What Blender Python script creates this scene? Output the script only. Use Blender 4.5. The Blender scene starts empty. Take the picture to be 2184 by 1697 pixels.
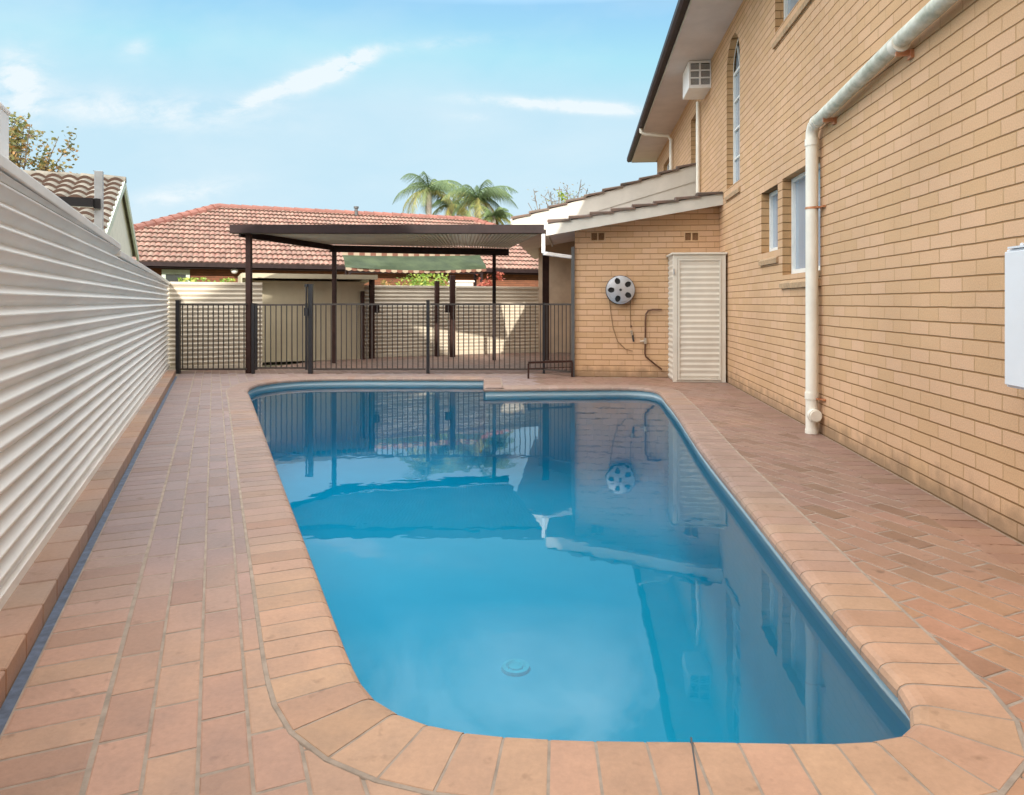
import bpy, bmesh, math, random
from mathutils import Vector, Matrix
R = math.radians
random.seed(7)
sc = bpy.context.scene
COL = sc.collection

# ------------------------------------------------------------------ camera
F, CX, HY, H = 1470.0, 1092.0, 645.0, 1.15      # photo calibration (2184 px wide)
cam = bpy.data.cameras.new('camera'); camo = bpy.data.objects.new('camera', cam); COL.objects.link(camo)
camo.location = (0, 0, H); camo.rotation_euler = (R(90), 0, 0)
cam.sensor_width = 36; cam.lens = F / 2184 * 36
cam.shift_x = 0.0; cam.shift_y = -(1697 / 2 - HY) / 2184
cam.clip_start = .05; cam.clip_end = 2000
sc.camera = camo

# ------------------------------------------------------------------ light
SUN_AZ, SUN_EL = R(82), R(23)        # azimuth from +X towards -Y
sdir = Vector((math.cos(SUN_AZ) * math.cos(SUN_EL), -math.sin(SUN_AZ) * math.cos(SUN_EL), math.sin(SUN_EL)))
sun = bpy.data.lights.new('sun', 'SUN'); sun.energy = 2.0; sun.angle = R(.6); sun.color = (1, .93, .82)
suno = bpy.data.objects.new('sun', sun); COL.objects.link(suno)
suno.rotation_euler = sdir.to_track_quat('Z', 'Y').to_euler()

world = bpy.data.worlds.new('World'); sc.world = world; world.use_nodes = True
SKY_STRENGTH = .15
sc.view_settings.view_transform = 'Standard'
sc.view_settings.look = 'None'
sc.view_settings.exposure = 1.3
sc.view_settings.gamma = 1

def sky_world():
    nt = world.node_tree; nt.nodes.clear(); N = nt.nodes.new; L = nt.links.new
    out = N('ShaderNodeOutputWorld'); bg = N('ShaderNodeBackground'); bg.inputs[1].default_value = SKY_STRENGTH
    L(bg.outputs[0], out.inputs[0])
    sky = N('ShaderNodeTexSky'); sky.sky_type = 'NISHITA'; sky.sun_disc = False
    sky.sun_elevation = SUN_EL; sky.sun_rotation = math.atan2(sdir.x, sdir.y)
    sky.air_density = 1.0; sky.dust_density = .6; sky.ozone_density = 1.2; sky.altitude = 50
    tc = N('ShaderNodeTexCoord'); sep = N('ShaderNodeSeparateXYZ'); L(tc.outputs['Generated'], sep.inputs[0])
    def M(op, a, b=None, c=None, clamp=False):
        m = N('ShaderNodeMath'); m.operation = op; m.use_clamp = clamp
        for i, v in enumerate((a, b, c)):
            if v is None: continue
            if isinstance(v, (int, float)): m.inputs[i].default_value = v
            else: L(v, m.inputs[i])
        return m.outputs[0]
    x, y, z = sep.outputs[0], sep.outputs[1], sep.outputs[2]
    yy = M('MAXIMUM', y, .05)
    px, pz = M('DIVIDE', x, yy), M('DIVIDE', z, yy)
    comb = N('ShaderNodeCombineXYZ'); L(px, comb.inputs[0]); L(pz, comb.inputs[1])
    def noise(scale, detail, rough, vec, dist=0):
        n = N('ShaderNodeTexNoise'); n.inputs['Scale'].default_value = scale; n.inputs['Detail'].default_value = detail
        n.inputs['Roughness'].default_value = rough; n.inputs['Distortion'].default_value = dist
        L(vec, n.inputs['Vector']); return n.outputs[0]
    mp = N('ShaderNodeMapping'); mp.inputs['Scale'].default_value = (1.0, 2.2, 1); L(comb.outputs[0], mp.inputs[0])
    mp.inputs['Rotation'].default_value = (0, 0, R(-14))
    fine = noise(13, 9, .66, mp.outputs[0], .3); broad = noise(2.2, 5, .55, mp.outputs[0], .2)
    total = None
    # soft wisps: direction (px, pz), half sizes, tilt, strength
    def wisp(u, v, su, sv, tilt, k):
        nonlocal total
        u0, v0 = (u - CX) / F, (HY - v) / F; a = R(tilt)
        du, dv = M('SUBTRACT', px, u0), M('SUBTRACT', pz, v0)
        p = M('ADD', M('MULTIPLY', du, math.cos(a)), M('MULTIPLY', dv, math.sin(a)))
        q = M('SUBTRACT', M('MULTIPLY', dv, math.cos(a)), M('MULTIPLY', du, math.sin(a)))
        e = M('ADD', M('POWER', M('ABSOLUTE', M('DIVIDE', p, su / F)), 2), M('POWER', M('ABSOLUTE', M('DIVIDE', q, sv / F)), 2))
        g = M('MULTIPLY', M('EXPONENT', M('MULTIPLY', e, -1)), k)
        total = g if total is None else M('ADD', total, g)
    wisp(665, 168, 118, 22, 21, 1.9); wisp(745, 135, 48, 18, 25, 1.7); wisp(560, 205, 60, 14, 25, 1.2)
    wisp(1230, 228, 190, 12, -4, 2.2); wisp(1010, 250, 40, 8, 0, .6)
    wisp(40, 170, 60, 55, -40, 1.4); wisp(60, 225, 25, 45, 10, .8); wisp(290, 235, 260, 36, -3, .95)
    wisp(390, 415, 120, 22, 10, .8); wisp(920, 95, 160, 14, 6, .45)
    wisp(290, 105, 35, 22, 20, .5)
    shaped = M('MULTIPLY', total, M('SUBTRACT', M('MULTIPLY', fine, 3.2), 1.1), None, True)
    veil = M('MULTIPLY', M('SUBTRACT', broad, .42, None, True), 1.1)
    low = M('MULTIPLY', M('SUBTRACT', .36, M('ABSOLUTE', z), None, True), 1.1)      # pale air near the horizon
    cl = M('ADD', M('ADD', shaped, veil), low, None, True)
    cl = M('MINIMUM', cl, .95)
    fwd = M('GREATER_THAN', y, .06)
    # unseen bright cloud added overhead and behind the camera to fill the shade
    n3 = noise(1.6, 5, .6, tc.outputs['Generated'])
    back = M('MULTIPLY', M('ADD', M('ADD', M('MULTIPLY', y, -.7), M('MULTIPLY', x, -.55)), M('SUBTRACT', M('MULTIPLY', z, 1.9), .72), None, True), M('ADD', M('MULTIPLY', n3, .8), .6), None, True)
    tint = N('ShaderNodeMix'); tint.data_type = 'RGBA'; tint.blend_type = 'MULTIPLY'; tint.inputs[0].default_value = 1
    L(sky.outputs[0], tint.inputs[6]); tint.inputs[7].default_value = (.53, .64, .57, 1)
    dk = N('ShaderNodeMix'); dk.data_type = 'RGBA'; dk.blend_type = 'DARKEN'; dk.inputs[0].default_value = 1; L(tint.outputs[2], dk.inputs[6]); dk.inputs[7].default_value = (1.42, 2.14, 2.56, 1)
    mix = N('ShaderNodeMix'); mix.data_type = 'RGBA'; L(M('MULTIPLY', cl, fwd), mix.inputs[0])
    L(dk.outputs[2], mix.inputs[6]); mix.inputs[7].default_value = (2.35, 2.6, 2.72, 1)
    # thin bright cloud higher up, above the picture
    hi = M('MULTIPLY', M('MULTIPLY', M('SUBTRACT', z, .395), 6, None, True), M('ADD', M('MULTIPLY', M('SUBTRACT', noise(3.4, 7, .62, tc.outputs['Generated'], .5), .46, None, True), 4.5), .06), None, True)
    mh_ = N('ShaderNodeMix'); mh_.data_type = 'RGBA'; L(M('MULTIPLY', hi, fwd), mh_.inputs[0]); L(mix.outputs[2], mh_.inputs[6]); mh_.inputs[7].default_value = (8.5, 8.9, 9.2, 1)
    mix = mh_
    mix2 = N('ShaderNodeMix'); mix2.data_type = 'RGBA'; L(back, mix2.inputs[0])
    L(mix.outputs[2], mix2.inputs[6]); mix2.inputs[7].default_value = (11.4, 11.15, 10.7, 1)
    L(mix2.outputs[2], bg.inputs[0])
sky_world()
cy = sc.cycles
cy.max_bounces = 10; cy.diffuse_bounces = 5; cy.glossy_bounces = 4; cy.transparent_max_bounces = 12; cy.transmission_bounces = 6
cy.caustics_reflective = False; cy.caustics_refractive = False; cy.use_denoising = True
cy.volume_bounces = 0
cy.sample_clamp_indirect = 8

# ------------------------------------------------------------------ helpers
def g(x, y, z=0.0):
    """photo pixel (2184 wide) lying at height z -> world point"""
    Z = F * (H - z) / (y - HY); return Vector(((x - CX) / F * Z, Z, z))
def at(x, y, Z):
    return Vector(((x - CX) / F * Z, Z, H + (HY - y) / F * Z))
TH = math.atan(145 / F)                      # house direction
PH = math.atan(.432)                         # boundary fence / paving grid direction
HO = Vector((2.11, 0, 0))
def toH(X, Y):
    dx = X - HO.x; return (dx * math.cos(TH) - Y * math.sin(TH), dx * math.sin(TH) + Y * math.cos(TH))
def toG(X, Y): return (X * math.cos(PH) + Y * math.sin(PH), -X * math.sin(PH) + Y * math.cos(PH))
def fromG(x, y): return (x * math.cos(PH) - y * math.sin(PH), x * math.sin(PH) + y * math.cos(PH))

class MB:
    def __init__(s): s.v = []; s.f = []; s.r = []; s.m = []
    def face(s, pts, r=None, m=0):
        b = len(s.v); s.v += [tuple(p) for p in pts]; s.f.append(tuple(range(b, b + len(pts)))); s.r.append(random.random() if r is None else r); s.m.append(m)
    def box(s, x0, x1, y0, y1, z0, z1, r=None, m=0, M=None):
        if x0 > x1: x0, x1 = x1, x0
        if y0 > y1: y0, y1 = y1, y0
        if z0 > z1: z0, z1 = z1, z0
        r = random.random() if r is None else r
        c = [Vector(p) for p in ((x0, y0, z0), (x1, y0, z0), (x1, y1, z0), (x0, y1, z0), (x0, y0, z1), (x1, y0, z1), (x1, y1, z1), (x0, y1, z1))]
        if M is not None: c = [M @ p for p in c]
        b = len(s.v); s.v += [tuple(p) for p in c]
        for f in ((0, 3, 2, 1), (4, 5, 6, 7), (0, 1, 5, 4), (1, 2, 6, 5), (2, 3, 7, 6), (3, 0, 4, 7)):
            s.f.append(tuple(b + i for i in f)); s.r.append(r); s.m.append(m)
    def beam(s, a, b, w, h, r=None, m=0, up=Vector((0, 0, 1))):
        a, b = Vector(a), Vector(b); d = (b - a); L = d.length; d.normalize()
        if abs(d.dot(up)) > .99: up = Vector((0, 1, 0))
        x = d.cross(up).normalized(); z = x.cross(d)
        M = Matrix((x, d, z)).transposed().to_4x4(); M.translation = a
        s.box(-w / 2, w / 2, 0, L, -h / 2, h / 2, r, m, M)
    def tube(s, pts, rad, n=10, r=None, m=0, caps=True):
        pts = [Vector(p) for p in pts]; r = random.random() if r is None else r
        rads = rad if isinstance(rad, (list, tuple)) else [rad] * len(pts)
        b = len(s.v); prev = None
        for i, p in enumerate(pts):
            d = (pts[min(i + 1, len(pts) - 1)] - pts[max(i - 1, 0)]).normalized()
            if prev is None:
                u = d.cross(Vector((0, 0, 1)))
                if u.length < .1: u = d.cross(Vector((0, 1, 0)))
            else: u = prev - d * prev.dot(d)
            u.normalize(); prev = u; w = d.cross(u)
            for k in range(n):
                a = 2 * math.pi * k / n; s.v.append(tuple(p + (u * math.cos(a) + w * math.sin(a)) * rads[i]))
        for i in range(len(pts) - 1):
            for k in range(n):
                k2 = (k + 1) % n; s.f.append((b + i * n + k, b + i * n + k2, b + (i + 1) * n + k2, b + (i + 1) * n + k)); s.r.append(r); s.m.append(m)
        if caps:
            s.f.append(tuple(b + k for k in range(n))[::-1]); s.r.append(r); s.m.append(m)
            e = b + (len(pts) - 1) * n; s.f.append(tuple(e + k for k in range(n))); s.r.append(r); s.m.append(m)
    def build(s, name, mats, parent=None, smooth=False, fix=True, weld=False):
        me = bpy.data.meshes.new(name); me.from_pydata(s.v, [], s.f); me.update()
        if not isinstance(mats, (list, tuple)): mats = [mats]
        for m in mats: me.materials.append(m)
        me.polygons.foreach_set('material_index', s.m)
        at_ = me.attributes.new('rnd', 'FLOAT', 'FACE'); at_.data.foreach_set('value', s.r)
        if fix:
            bm = bmesh.new(); bm.from_mesh(me); bmesh.ops.remove_doubles(bm, verts=bm.verts, dist=1e-5) if smooth or weld else None
            bmesh.ops.recalc_face_normals(bm, faces=bm.faces); bm.to_mesh(me); bm.free()
        if smooth:
            for p in me.polygons: p.use_smooth = True
            try: me.set_sharp_from_angle(angle=R(38))
            except Exception: pass
        o = bpy.data.objects.new(name, me); COL.objects.link(o)
        if parent: o.parent = parent
        return o
def tag(o, label=None, cat=None, group=None, kind=None):
    if label: o['label'] = label
    if cat: o['category'] = cat
    if group: o['group'] = group
    if kind: o['kind'] = kind
    return o
def empty(name, label, cat, loc=(0, 0, 0), rz=0, group=None):
    o = bpy.data.objects.new(name, None); COL.objects.link(o); o.location = loc; o.rotation_euler = (0, 0, rz)
    o.empty_display_size = .1
    return tag(o, label, cat, group)
def bevel(o, w=.004, seg=2):
    m = o.modifiers.new('bevel', 'BEVEL'); m.width = w; m.segments = seg; m.limit_method = 'ANGLE'; m.angle_limit = R(40); return o

# ------------------------------------------------------------------ materials
def mat(name, col, rough=.6, metal=0, var=.06, nscale=6, bump=0, bscale=60, spec=.5, rnd=0, col2=None, stretch=(1, 1, 1)):
    m = bpy.data.materials.new(name); m.use_nodes = True; nt = m.node_tree; N = nt.nodes.new; L = nt.links.new
    b = nt.nodes['Principled BSDF']; b.inputs['Roughness'].default_value = rough; b.inputs['Metallic'].default_value = metal
    b.inputs['Specular IOR Level'].default_value = spec
    tc = N('ShaderNodeTexCoord'); mp = N('ShaderNodeMapping'); mp.inputs['Scale'].default_value = stretch; L(tc.outputs['Object'], mp.inputs[0])
    n = N('ShaderNodeTexNoise'); n.inputs['Scale'].default_value = nscale; n.inputs['Detail'].default_value = 6; n.inputs['Roughness'].default_value = .6
    L(mp.outputs[0], n.inputs['Vector'])
    mix = N('ShaderNodeMix'); mix.data_type = 'RGBA'
    c2 = col2 or tuple(max(0, c * (1 - var * 2.5)) for c in col); c1 = tuple(min(1, c * (1 + var)) for c in col)
    mix.inputs[6].default_value = (*c2, 1); mix.inputs[7].default_value = (*c1, 1)
    mr = N('ShaderNodeMapRange'); mr.inputs[1].default_value = .3; mr.inputs[2].default_value = .7; L(n.outputs[0], mr.inputs[0]); L(mr.outputs[0], mix.inputs[0])
    last = mix.outputs[2]
    if rnd:
        a = N('ShaderNodeAttribute'); a.attribute_name = 'rnd'
        hs = N('ShaderNodeHueSaturation'); r2 = N('ShaderNodeMapRange'); r2.inputs[3].default_value = 1 - rnd; r2.inputs[4].default_value = 1 + rnd
        L(a.outputs['Fac'], r2.inputs[0]); L(r2.outputs[0], hs.inputs['Value']); L(last, hs.inputs['Color']); last = hs.outputs[0]
    L(last, b.inputs['Base Color'])
    if bump:
        n2 = N('ShaderNodeTexNoise'); n2.inputs['Scale'].default_value = bscale; n2.inputs['Detail'].default_value = 4; L(tc.outputs['Object'], n2.inputs['Vector'])
        bp = N('ShaderNodeBump'); bp.inputs['Strength'].default_value = bump; bp.inputs['Distance'].default_value = .01; L(n2.outputs[0], bp.inputs['Height']); L(bp.outputs[0], b.inputs['Normal'])
    return m

def brick_mat(name, c1, c2, mortar_h, mortar_v, soot=0.0):
    m = bpy.data.materials.new(name); m.use_nodes = True; nt = m.node_tree; N = nt.nodes.new; L = nt.links.new
    b = nt.nodes['Principled BSDF']; b.inputs['Roughness'].default_value = .88; b.inputs['Specular IOR Level'].default_value = .25
    def Mt(op, a, bb=None, clamp=False):
        k = N('ShaderNodeMath'); k.operation = op; k.use_clamp = clamp
        for i, v in enumerate((a, bb)):
            if v is None: continue
            if isinstance(v, (int, float)): k.inputs[i].default_value = v
            else: L(v, k.inputs[i])
        return k.outputs[0]
    tc = N('ShaderNodeTexCoord'); sp = N('ShaderNodeSeparateXYZ'); L(tc.outputs['Object'], sp.inputs[0])
    u = Mt('ADD', sp.outputs[0], sp.outputs[1]); z = sp.outputs[2]
    # slightly uneven courses
    wn = N('ShaderNodeTexNoise'); wn.inputs['Scale'].default_value = 5; L(tc.outputs['Object'], wn.inputs['Vector'])
    u = Mt('ADD', u, Mt('MULTIPLY', Mt('SUBTRACT', wn.outputs[0], .5), .012))
    z2 = Mt('ADD', z, Mt('MULTIPLY', Mt('SUBTRACT', wn.outputs[0], .5), .007))
    row = Mt('FLOOR', Mt('DIVIDE', z2, .086)); fz = Mt('FRACT', Mt('DIVIDE', z2, .086))
    odd = Mt('MULTIPLY', Mt('MODULO', Mt('ADD', row, 200), 2), .5)
    w3 = N('ShaderNodeTexWhiteNoise'); w3.noise_dimensions = '1D'; L(row, w3.inputs['W'])
    uu = Mt('ADD', Mt('ADD', Mt('DIVIDE', u, .24), odd), Mt('MULTIPLY', w3.outputs[0], .14))
    cell = Mt('FLOOR', uu); fu = Mt('FRACT', uu)
    cb = N('ShaderNodeCombineXYZ'); L(cell, cb.inputs[0]); L(row, cb.inputs[1])
    wn2 = N('ShaderNodeTexWhiteNoise'); wn2.noise_dimensions = '2D'; L(cb.outputs[0], wn2.inputs['Vector'])
    def edge(f, w, s):
        d = Mt('MINIMUM', f, Mt('SUBTRACT', 1, f))
        r = N('ShaderNodeMapRange'); r.interpolation_type = 'SMOOTHSTEP'; r.inputs[1].default_value = w; r.inputs[2].default_value = w + s; r.inputs[3].default_value = 1; r.inputs[4].default_value = 0
        L(d, r.inputs[0]); return r.outputs[0]
    eh = edge(fz, .028, .05); ev = edge(fu, .011, .015)
    mix = N('ShaderNodeMix'); mix.data_type = 'RGBA'; mix.inputs[6].default_value = (*c1, 1); mix.inputs[7].default_value = (*c2, 1); L(wn2.outputs[0], mix.inputs[0])
    fine = N('ShaderNodeTexNoise'); fine.inputs['Scale'].default_value = 130; fine.inputs['Detail'].default_value = 5; fine.inputs['Roughness'].default_value = .7; L(tc.outputs['Object'], fine.inputs['Vector'])
    big = N('ShaderNodeTexNoise'); big.inputs['Scale'].default_value = .9; big.inputs['Detail'].default_value = 5; L(tc.outputs['Object'], big.inputs['Vector'])
    hs = N('ShaderNodeHueSaturation'); L(mix.outputs[2], hs.inputs['Color'])
    L(Mt('ADD', Mt('ADD', Mt('MULTIPLY', fine.outputs[0], .75), Mt('MULTIPLY', big.outputs[0], .42)), .40), hs.inputs['Value'])
    mv = N('ShaderNodeMix'); mv.data_type = 'RGBA'; L(Mt('MULTIPLY', ev, Mt('ADD', .35, Mt('MULTIPLY', wn2.outputs[0], .6))), mv.inputs[0]); L(hs.outputs[0], mv.inputs[6]); mv.inputs[7].default_value = (*mortar_v, 1)
    mh = N('ShaderNodeMix'); mh.data_type = 'RGBA'; L(Mt('MULTIPLY', eh, .92), mh.inputs[0]); L(mv.outputs[2], mh.inputs[6]); mh.inputs[7].default_value = (*mortar_h, 1)
    # damp grime with its own ragged outline just above the paving
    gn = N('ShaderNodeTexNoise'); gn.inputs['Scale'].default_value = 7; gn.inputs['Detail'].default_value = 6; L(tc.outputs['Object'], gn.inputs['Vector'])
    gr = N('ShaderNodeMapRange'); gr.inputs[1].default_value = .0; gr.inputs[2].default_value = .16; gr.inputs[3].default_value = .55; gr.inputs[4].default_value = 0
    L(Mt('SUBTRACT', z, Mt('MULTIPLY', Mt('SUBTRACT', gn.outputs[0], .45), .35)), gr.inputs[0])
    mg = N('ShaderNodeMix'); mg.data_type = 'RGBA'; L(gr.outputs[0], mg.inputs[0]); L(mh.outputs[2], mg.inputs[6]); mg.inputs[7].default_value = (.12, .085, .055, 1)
    L(mg.outputs[2], b.inputs['Base Color'])
    hgt = Mt('SUBTRACT', Mt('ADD', Mt('MULTIPLY', fine.outputs[0], .18), Mt('MULTIPLY', wn2.outputs[0], .15)), Mt('MAXIMUM', Mt('MULTIPLY', eh, 1.0), Mt('MULTIPLY', ev, .4)))
    bp = N('ShaderNodeBump'); bp.inputs['Strength'].default_value = .8; bp.inputs['Distance'].default_value = .007; L(hgt, bp.inputs['Height']); L(bp.outputs[0], b.inputs['Normal'])
    return m

def paver_mat(name, warm, grey, dark, worn=None):
    m = bpy.data.materials.new(name); m.use_nodes = True; nt = m.node_tree; N = nt.nodes.new; L = nt.links.new
    b = nt.nodes['Principled BSDF']; b.inputs['Specular IOR Level'].default_value = .35
    geo = N('ShaderNodeNewGeometry'); a = N('ShaderNodeAttribute'); a.attribute_name = 'rnd'
    def noise(s, d=5, r=.6):
        n = N('ShaderNodeTexNoise'); n.inputs['Scale'].default_value = s; n.inputs['Detail'].default_value = d; n.inputs['Roughness'].default_value = r; L(geo.outputs['Position'], n.inputs['Vector']); return n.outputs[0]
    def mr(i, a0, a1, b0, b1):
        r = N('ShaderNodeMapRange'); r.inputs[1].default_value = a0; r.inputs[2].default_value = a1; r.inputs[3].default_value = b0; r.inputs[4].default_value = b1; L(i, r.inputs[0]); return r.outputs[0]
    big, mid, fine = noise(.75), noise(6), noise(55, 6, .7)
    m1 = N('ShaderNodeMix'); m1.data_type = 'RGBA'; m1.inputs[6].default_value = (*warm, 1); m1.inputs[7].default_value = (*grey, 1)
    if worn:      # older, greyer bricks take over away from the near end
        sp = N('ShaderNodeSeparateXYZ'); L(geo.outputs['Position'], sp.inputs[0]); ad0 = N('ShaderNodeMath'); ad0.operation = 'ADD'; ad0.use_clamp = True
        L(mr(sp.outputs[1], worn[0], worn[1], -.45, .75), ad0.inputs[0]); L(mr(big, .38, .62, 0, .6), ad0.inputs[1]); L(ad0.outputs[0], m1.inputs[0])
    else: L(mr(big, .42, .62, 0, 1), m1.inputs[0])
    # some bricks burnt darker, some paler
    m2 = N('ShaderNodeMix'); m2.data_type = 'RGBA'; L(mr(a.outputs['Fac'], .78, 1, 0, .4), m2.inputs[0]); L(m1.outputs[2], m2.inputs[6]); m2.inputs[7].default_value = (*dark, 1)
    hs = N('ShaderNodeHueSaturation'); L(m2.outputs[2], hs.inputs['Color'])
    ad = N('ShaderNodeMath'); ad.operation = 'ADD'; L(mr(mid, .25, .75, .82, 1.12), ad.inputs[0]); L(mr(fine, .3, .7, -.08, .08), ad.inputs[1])
    ad2 = N('ShaderNodeMath'); ad2.operation = 'MULTIPLY'; L(ad.outputs[0], ad2.inputs[0]); L(mr(a.outputs['Fac'], 0, 1, 1.06, .93), ad2.inputs[1]); L(ad2.outputs[0], hs.inputs['Value'])
    hu = N('ShaderNodeTexWhiteNoise'); hu.noise_dimensions = '1D'; L(a.outputs['Fac'], hu.inputs['W']); L(mr(hu.outputs[0], 0, 1, .493, .505), hs.inputs['Hue'])
    spot = noise(13, 3, .5); ms = N('ShaderNodeMix'); ms.data_type = 'RGBA'; L(mr(spot, .64, .74, 0, .5), ms.inputs[0]); L(hs.outputs[0], ms.inputs[6]); ms.inputs[7].default_value = (*[c * .5 for c in dark], 1)
    L(ms.outputs[2], b.inputs['Base Color'])
    L(mr(mid, .3, .7, .42, .68), b.inputs['Roughness'])
    bp = N('ShaderNodeBump'); bp.inputs['Strength'].default_value = .35; bp.inputs['Distance'].default_value = .004; L(fine, bp.inputs['Height']); L(bp.outputs[0], b.inputs['Normal'])
    return m

M = {}
M['brick'] = brick_mat('tan_brick', (.56, .36, .205), (.61, .395, .25), (.27, .15, .062), (.42, .265, .13))
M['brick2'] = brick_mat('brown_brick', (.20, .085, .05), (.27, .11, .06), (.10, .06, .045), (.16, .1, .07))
M['reveal'] = brick_mat('reveal_brick', (.46, .27, .13), (.5, .31, .16), (.17, .1, .04), (.25, .15, .07))
M['render'] = mat('tan_render', (.5, .38, .27), .8, var=.08, nscale=3, bump=.2)
M['paver'] = paver_mat('terracotta_paver', (.42, .26, .175), (.315, .24, .205), (.32, .19, .125))
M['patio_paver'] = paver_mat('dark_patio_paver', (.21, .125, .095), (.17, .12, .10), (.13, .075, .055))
M['paver_left'] = paver_mat('greyed_paver', (.42, .26, .18), (.265, .20, .188), (.28, .17, .12), (1.8, 4.0))
M['paver_right'] = paver_mat('brown_paver', (.40, .225, .14), (.25, .16, .125), (.17, .10, .06), (2.0, 4.5))
M['coping'] = paver_mat('coping_paver', (.46, .285, .185), (.29, .205, .17), (.35, .20, .125), (2.0, 4.6))
M['grout'] = mat('grout', (.345, .28, .225), .9, var=.12, nscale=14, bump=.3)
M['grout_dark'] = mat('patio_grout', (.2, .15, .12), .9, var=.12, nscale=14)
M['channel'] = mat('blue_grey_channel', (.10, .13, .19), .6, var=.2, nscale=25)
M['cream'] = mat('cream_steel', (.83, .81, .77), .40, var=.04, nscale=2.2, spec=.5, stretch=(1, 1, .3))
M['cream_door'] = mat('cream_cupboard_steel', (.68, .645, .57), .45, var=.04, nscale=3)
M['cream_beige'] = mat('beige_steel', (.46, .40, .285), .5, var=.05, nscale=3)
M['cream_paint'] = mat('cream_paint', (.60, .575, .52), .5, var=.05, nscale=4)
M['pipe'] = mat('cream_pipe', (.82, .80, .72), .38, var=.05, nscale=4)
M['pipe_stain'] = mat('mildewed_pipe', (.78, .78, .70), .45, col2=(.42, .45, .37), nscale=11, stretch=(1, 1, 1))
M['white'] = mat('white_paint', (.86, .86, .86), .4, var=.03)
M['meter'] = mat('pale_blue_white', (.72, .76, .81), .35, var=.02, nscale=2)
M['soffit'] = mat('soffit', (.66, .60, .58), .7, var=.05, nscale=2)
M['dark'] = mat('dark_brown_metal', (.026, .014, .014), .5, var=.15, spec=.2)
M['brown'] = mat('brown_post', (.05, .024, .02), .6, var=.15, spec=.2)
M['black'] = mat('black_powdercoat', (.02, .02, .024), .35, var=.1)
M['fence_rail'] = mat('bronze_bar', (.06, .048, .042), .4, var=.15)
M['greypost'] = mat('grey_galvanised', (.42, .43, .44), .45, var=.08)
M['darkgrey'] = mat('charcoal_steel', (.09, .09, .09), .5, var=.1)
M['rooftile_red'] = mat('terracotta_roof_tile', (.225, .08, .06), .75, nscale=5.5, col2=(.27, .205, .155), rnd=.22)
M['ridge_red'] = mat('ridge_tile', (.25, .10, .075), .7, nscale=3, var=.1, rnd=.15)
M['rooftile_grey'] = mat('weathered_roof_tile', (.25, .225, .185), .8, nscale=5, col2=(.12, .11, .09), rnd=.2)
M['rooftile_brown'] = mat('dark_brown_roof_tile', (.17, .10, .075), .8, nscale=6, col2=(.09, .075, .06), rnd=.25)
M['copper'] = mat('brown_copper', (.15, .075, .045), .4, metal=.4, var=.2)
M['clip'] = mat('copper_clip', (.62, .30, .17), .4, metal=.6)
M['brass'] = mat('brass', (.6, .52, .42), .3, metal=.8)
M['silver'] = mat('silver_plastic', (.52, .53, .56), .3, metal=.5, var=.05)
M['hose'] = mat('garden_hose', (.26, .16, .08), .6)
M['rubber'] = mat('black_plastic', (.025, .025, .027), .5)
M['awning'] = mat('green_canvas', (.042, .062, .026), .8, col2=(.018, .032, .014), nscale=2.5, stretch=(1.2, .3, 3))
M['stripe_r'] = mat('valance_rust', (.17, .07, .045), .8)
M['stripe_w'] = mat('valance_cream', (.36, .28, .20), .8)
M['glassframe'] = mat('window_frame', (.80, .82, .80), .35, var=.03)
M['barge'] = mat('pale_green_barge', (.62, .72, .60), .5)
M['yellowwall'] = mat('pale_yellow_weatherboard', (.88, .86, .74), .7, var=.04)
M['bark'] = mat('bark', (.20, .17, .14), .9, var=.2, bump=.4)
M['palmbark'] = mat('palm_trunk', (.34, .31, .26), .9, var=.15, nscale=20)
M['draincover'] = mat('pale_blue_plastic', (.42, .55, .66), .5)
M['lap'] = mat('shadow_tile_edge', (.10, .06, .045), .9)  # tile risers: shadow between courses put into the colour
M['cream_back'] = mat('warm_cream_steel', (.60, .53, .42), .5, var=.06, nscale=2)
M['earth'] = mat('dry_ground', (.18, .16, .09), .95, var=.2, nscale=1, bump=.3)

def leaf_mat(name, c1, c2, c3):
    m = bpy.data.materials.new(name); m.use_nodes = True; nt = m.node_tree; N = nt.nodes.new; L = nt.links.new
    b = nt.nodes['Principled BSDF']; b.inputs['Roughness'].default_value = .55; a = N('ShaderNodeAttribute'); a.attribute_name = 'rnd'
    r = N('ShaderNodeValToRGB'); r.color_ramp.elements[0].color = (*c1, 1); r.color_ramp.elements[1].color = (*c3, 1); e = r.color_ramp.elements.new(.55); e.color = (*c2, 1)
    L(a.outputs['Fac'], r.inputs[0]); L(r.outputs[0], b.inputs['Base Color'])
    t = N('ShaderNodeBsdfTranslucent'); L(r.outputs[0], t.inputs[0]); mx = N('ShaderNodeMixShader'); mx.inputs[0].default_value = .3
    L(b.outputs[0], mx.inputs[1]); L(t.outputs[0], mx.inputs[2]); L(mx.outputs[0], nt.nodes['Material Output'].inputs[0]); return m
M['leaf_autumn'] = leaf_mat('autumn_leaves', (.09, .14, .05), (.24, .22, .08), (.42, .20, .06))
M['leaf_palm'] = leaf_mat('palm_leaves', (.09, .15, .06), (.17, .24, .09), (.42, .36, .10))
M['leaf_green'] = leaf_mat('green_leaves', (.05, .12, .02), (.16, .28, .04), (.40, .42, .08))
M['leaf_red'] = leaf_mat('red_leaves', (.14, .07, .04), (.35, .07, .05), (.45, .14, .08))
M['leaf_grey'] = leaf_mat('grey_twigs', (.16, .15, .12), (.22, .2, .16), (.2, .26, .1))

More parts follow.
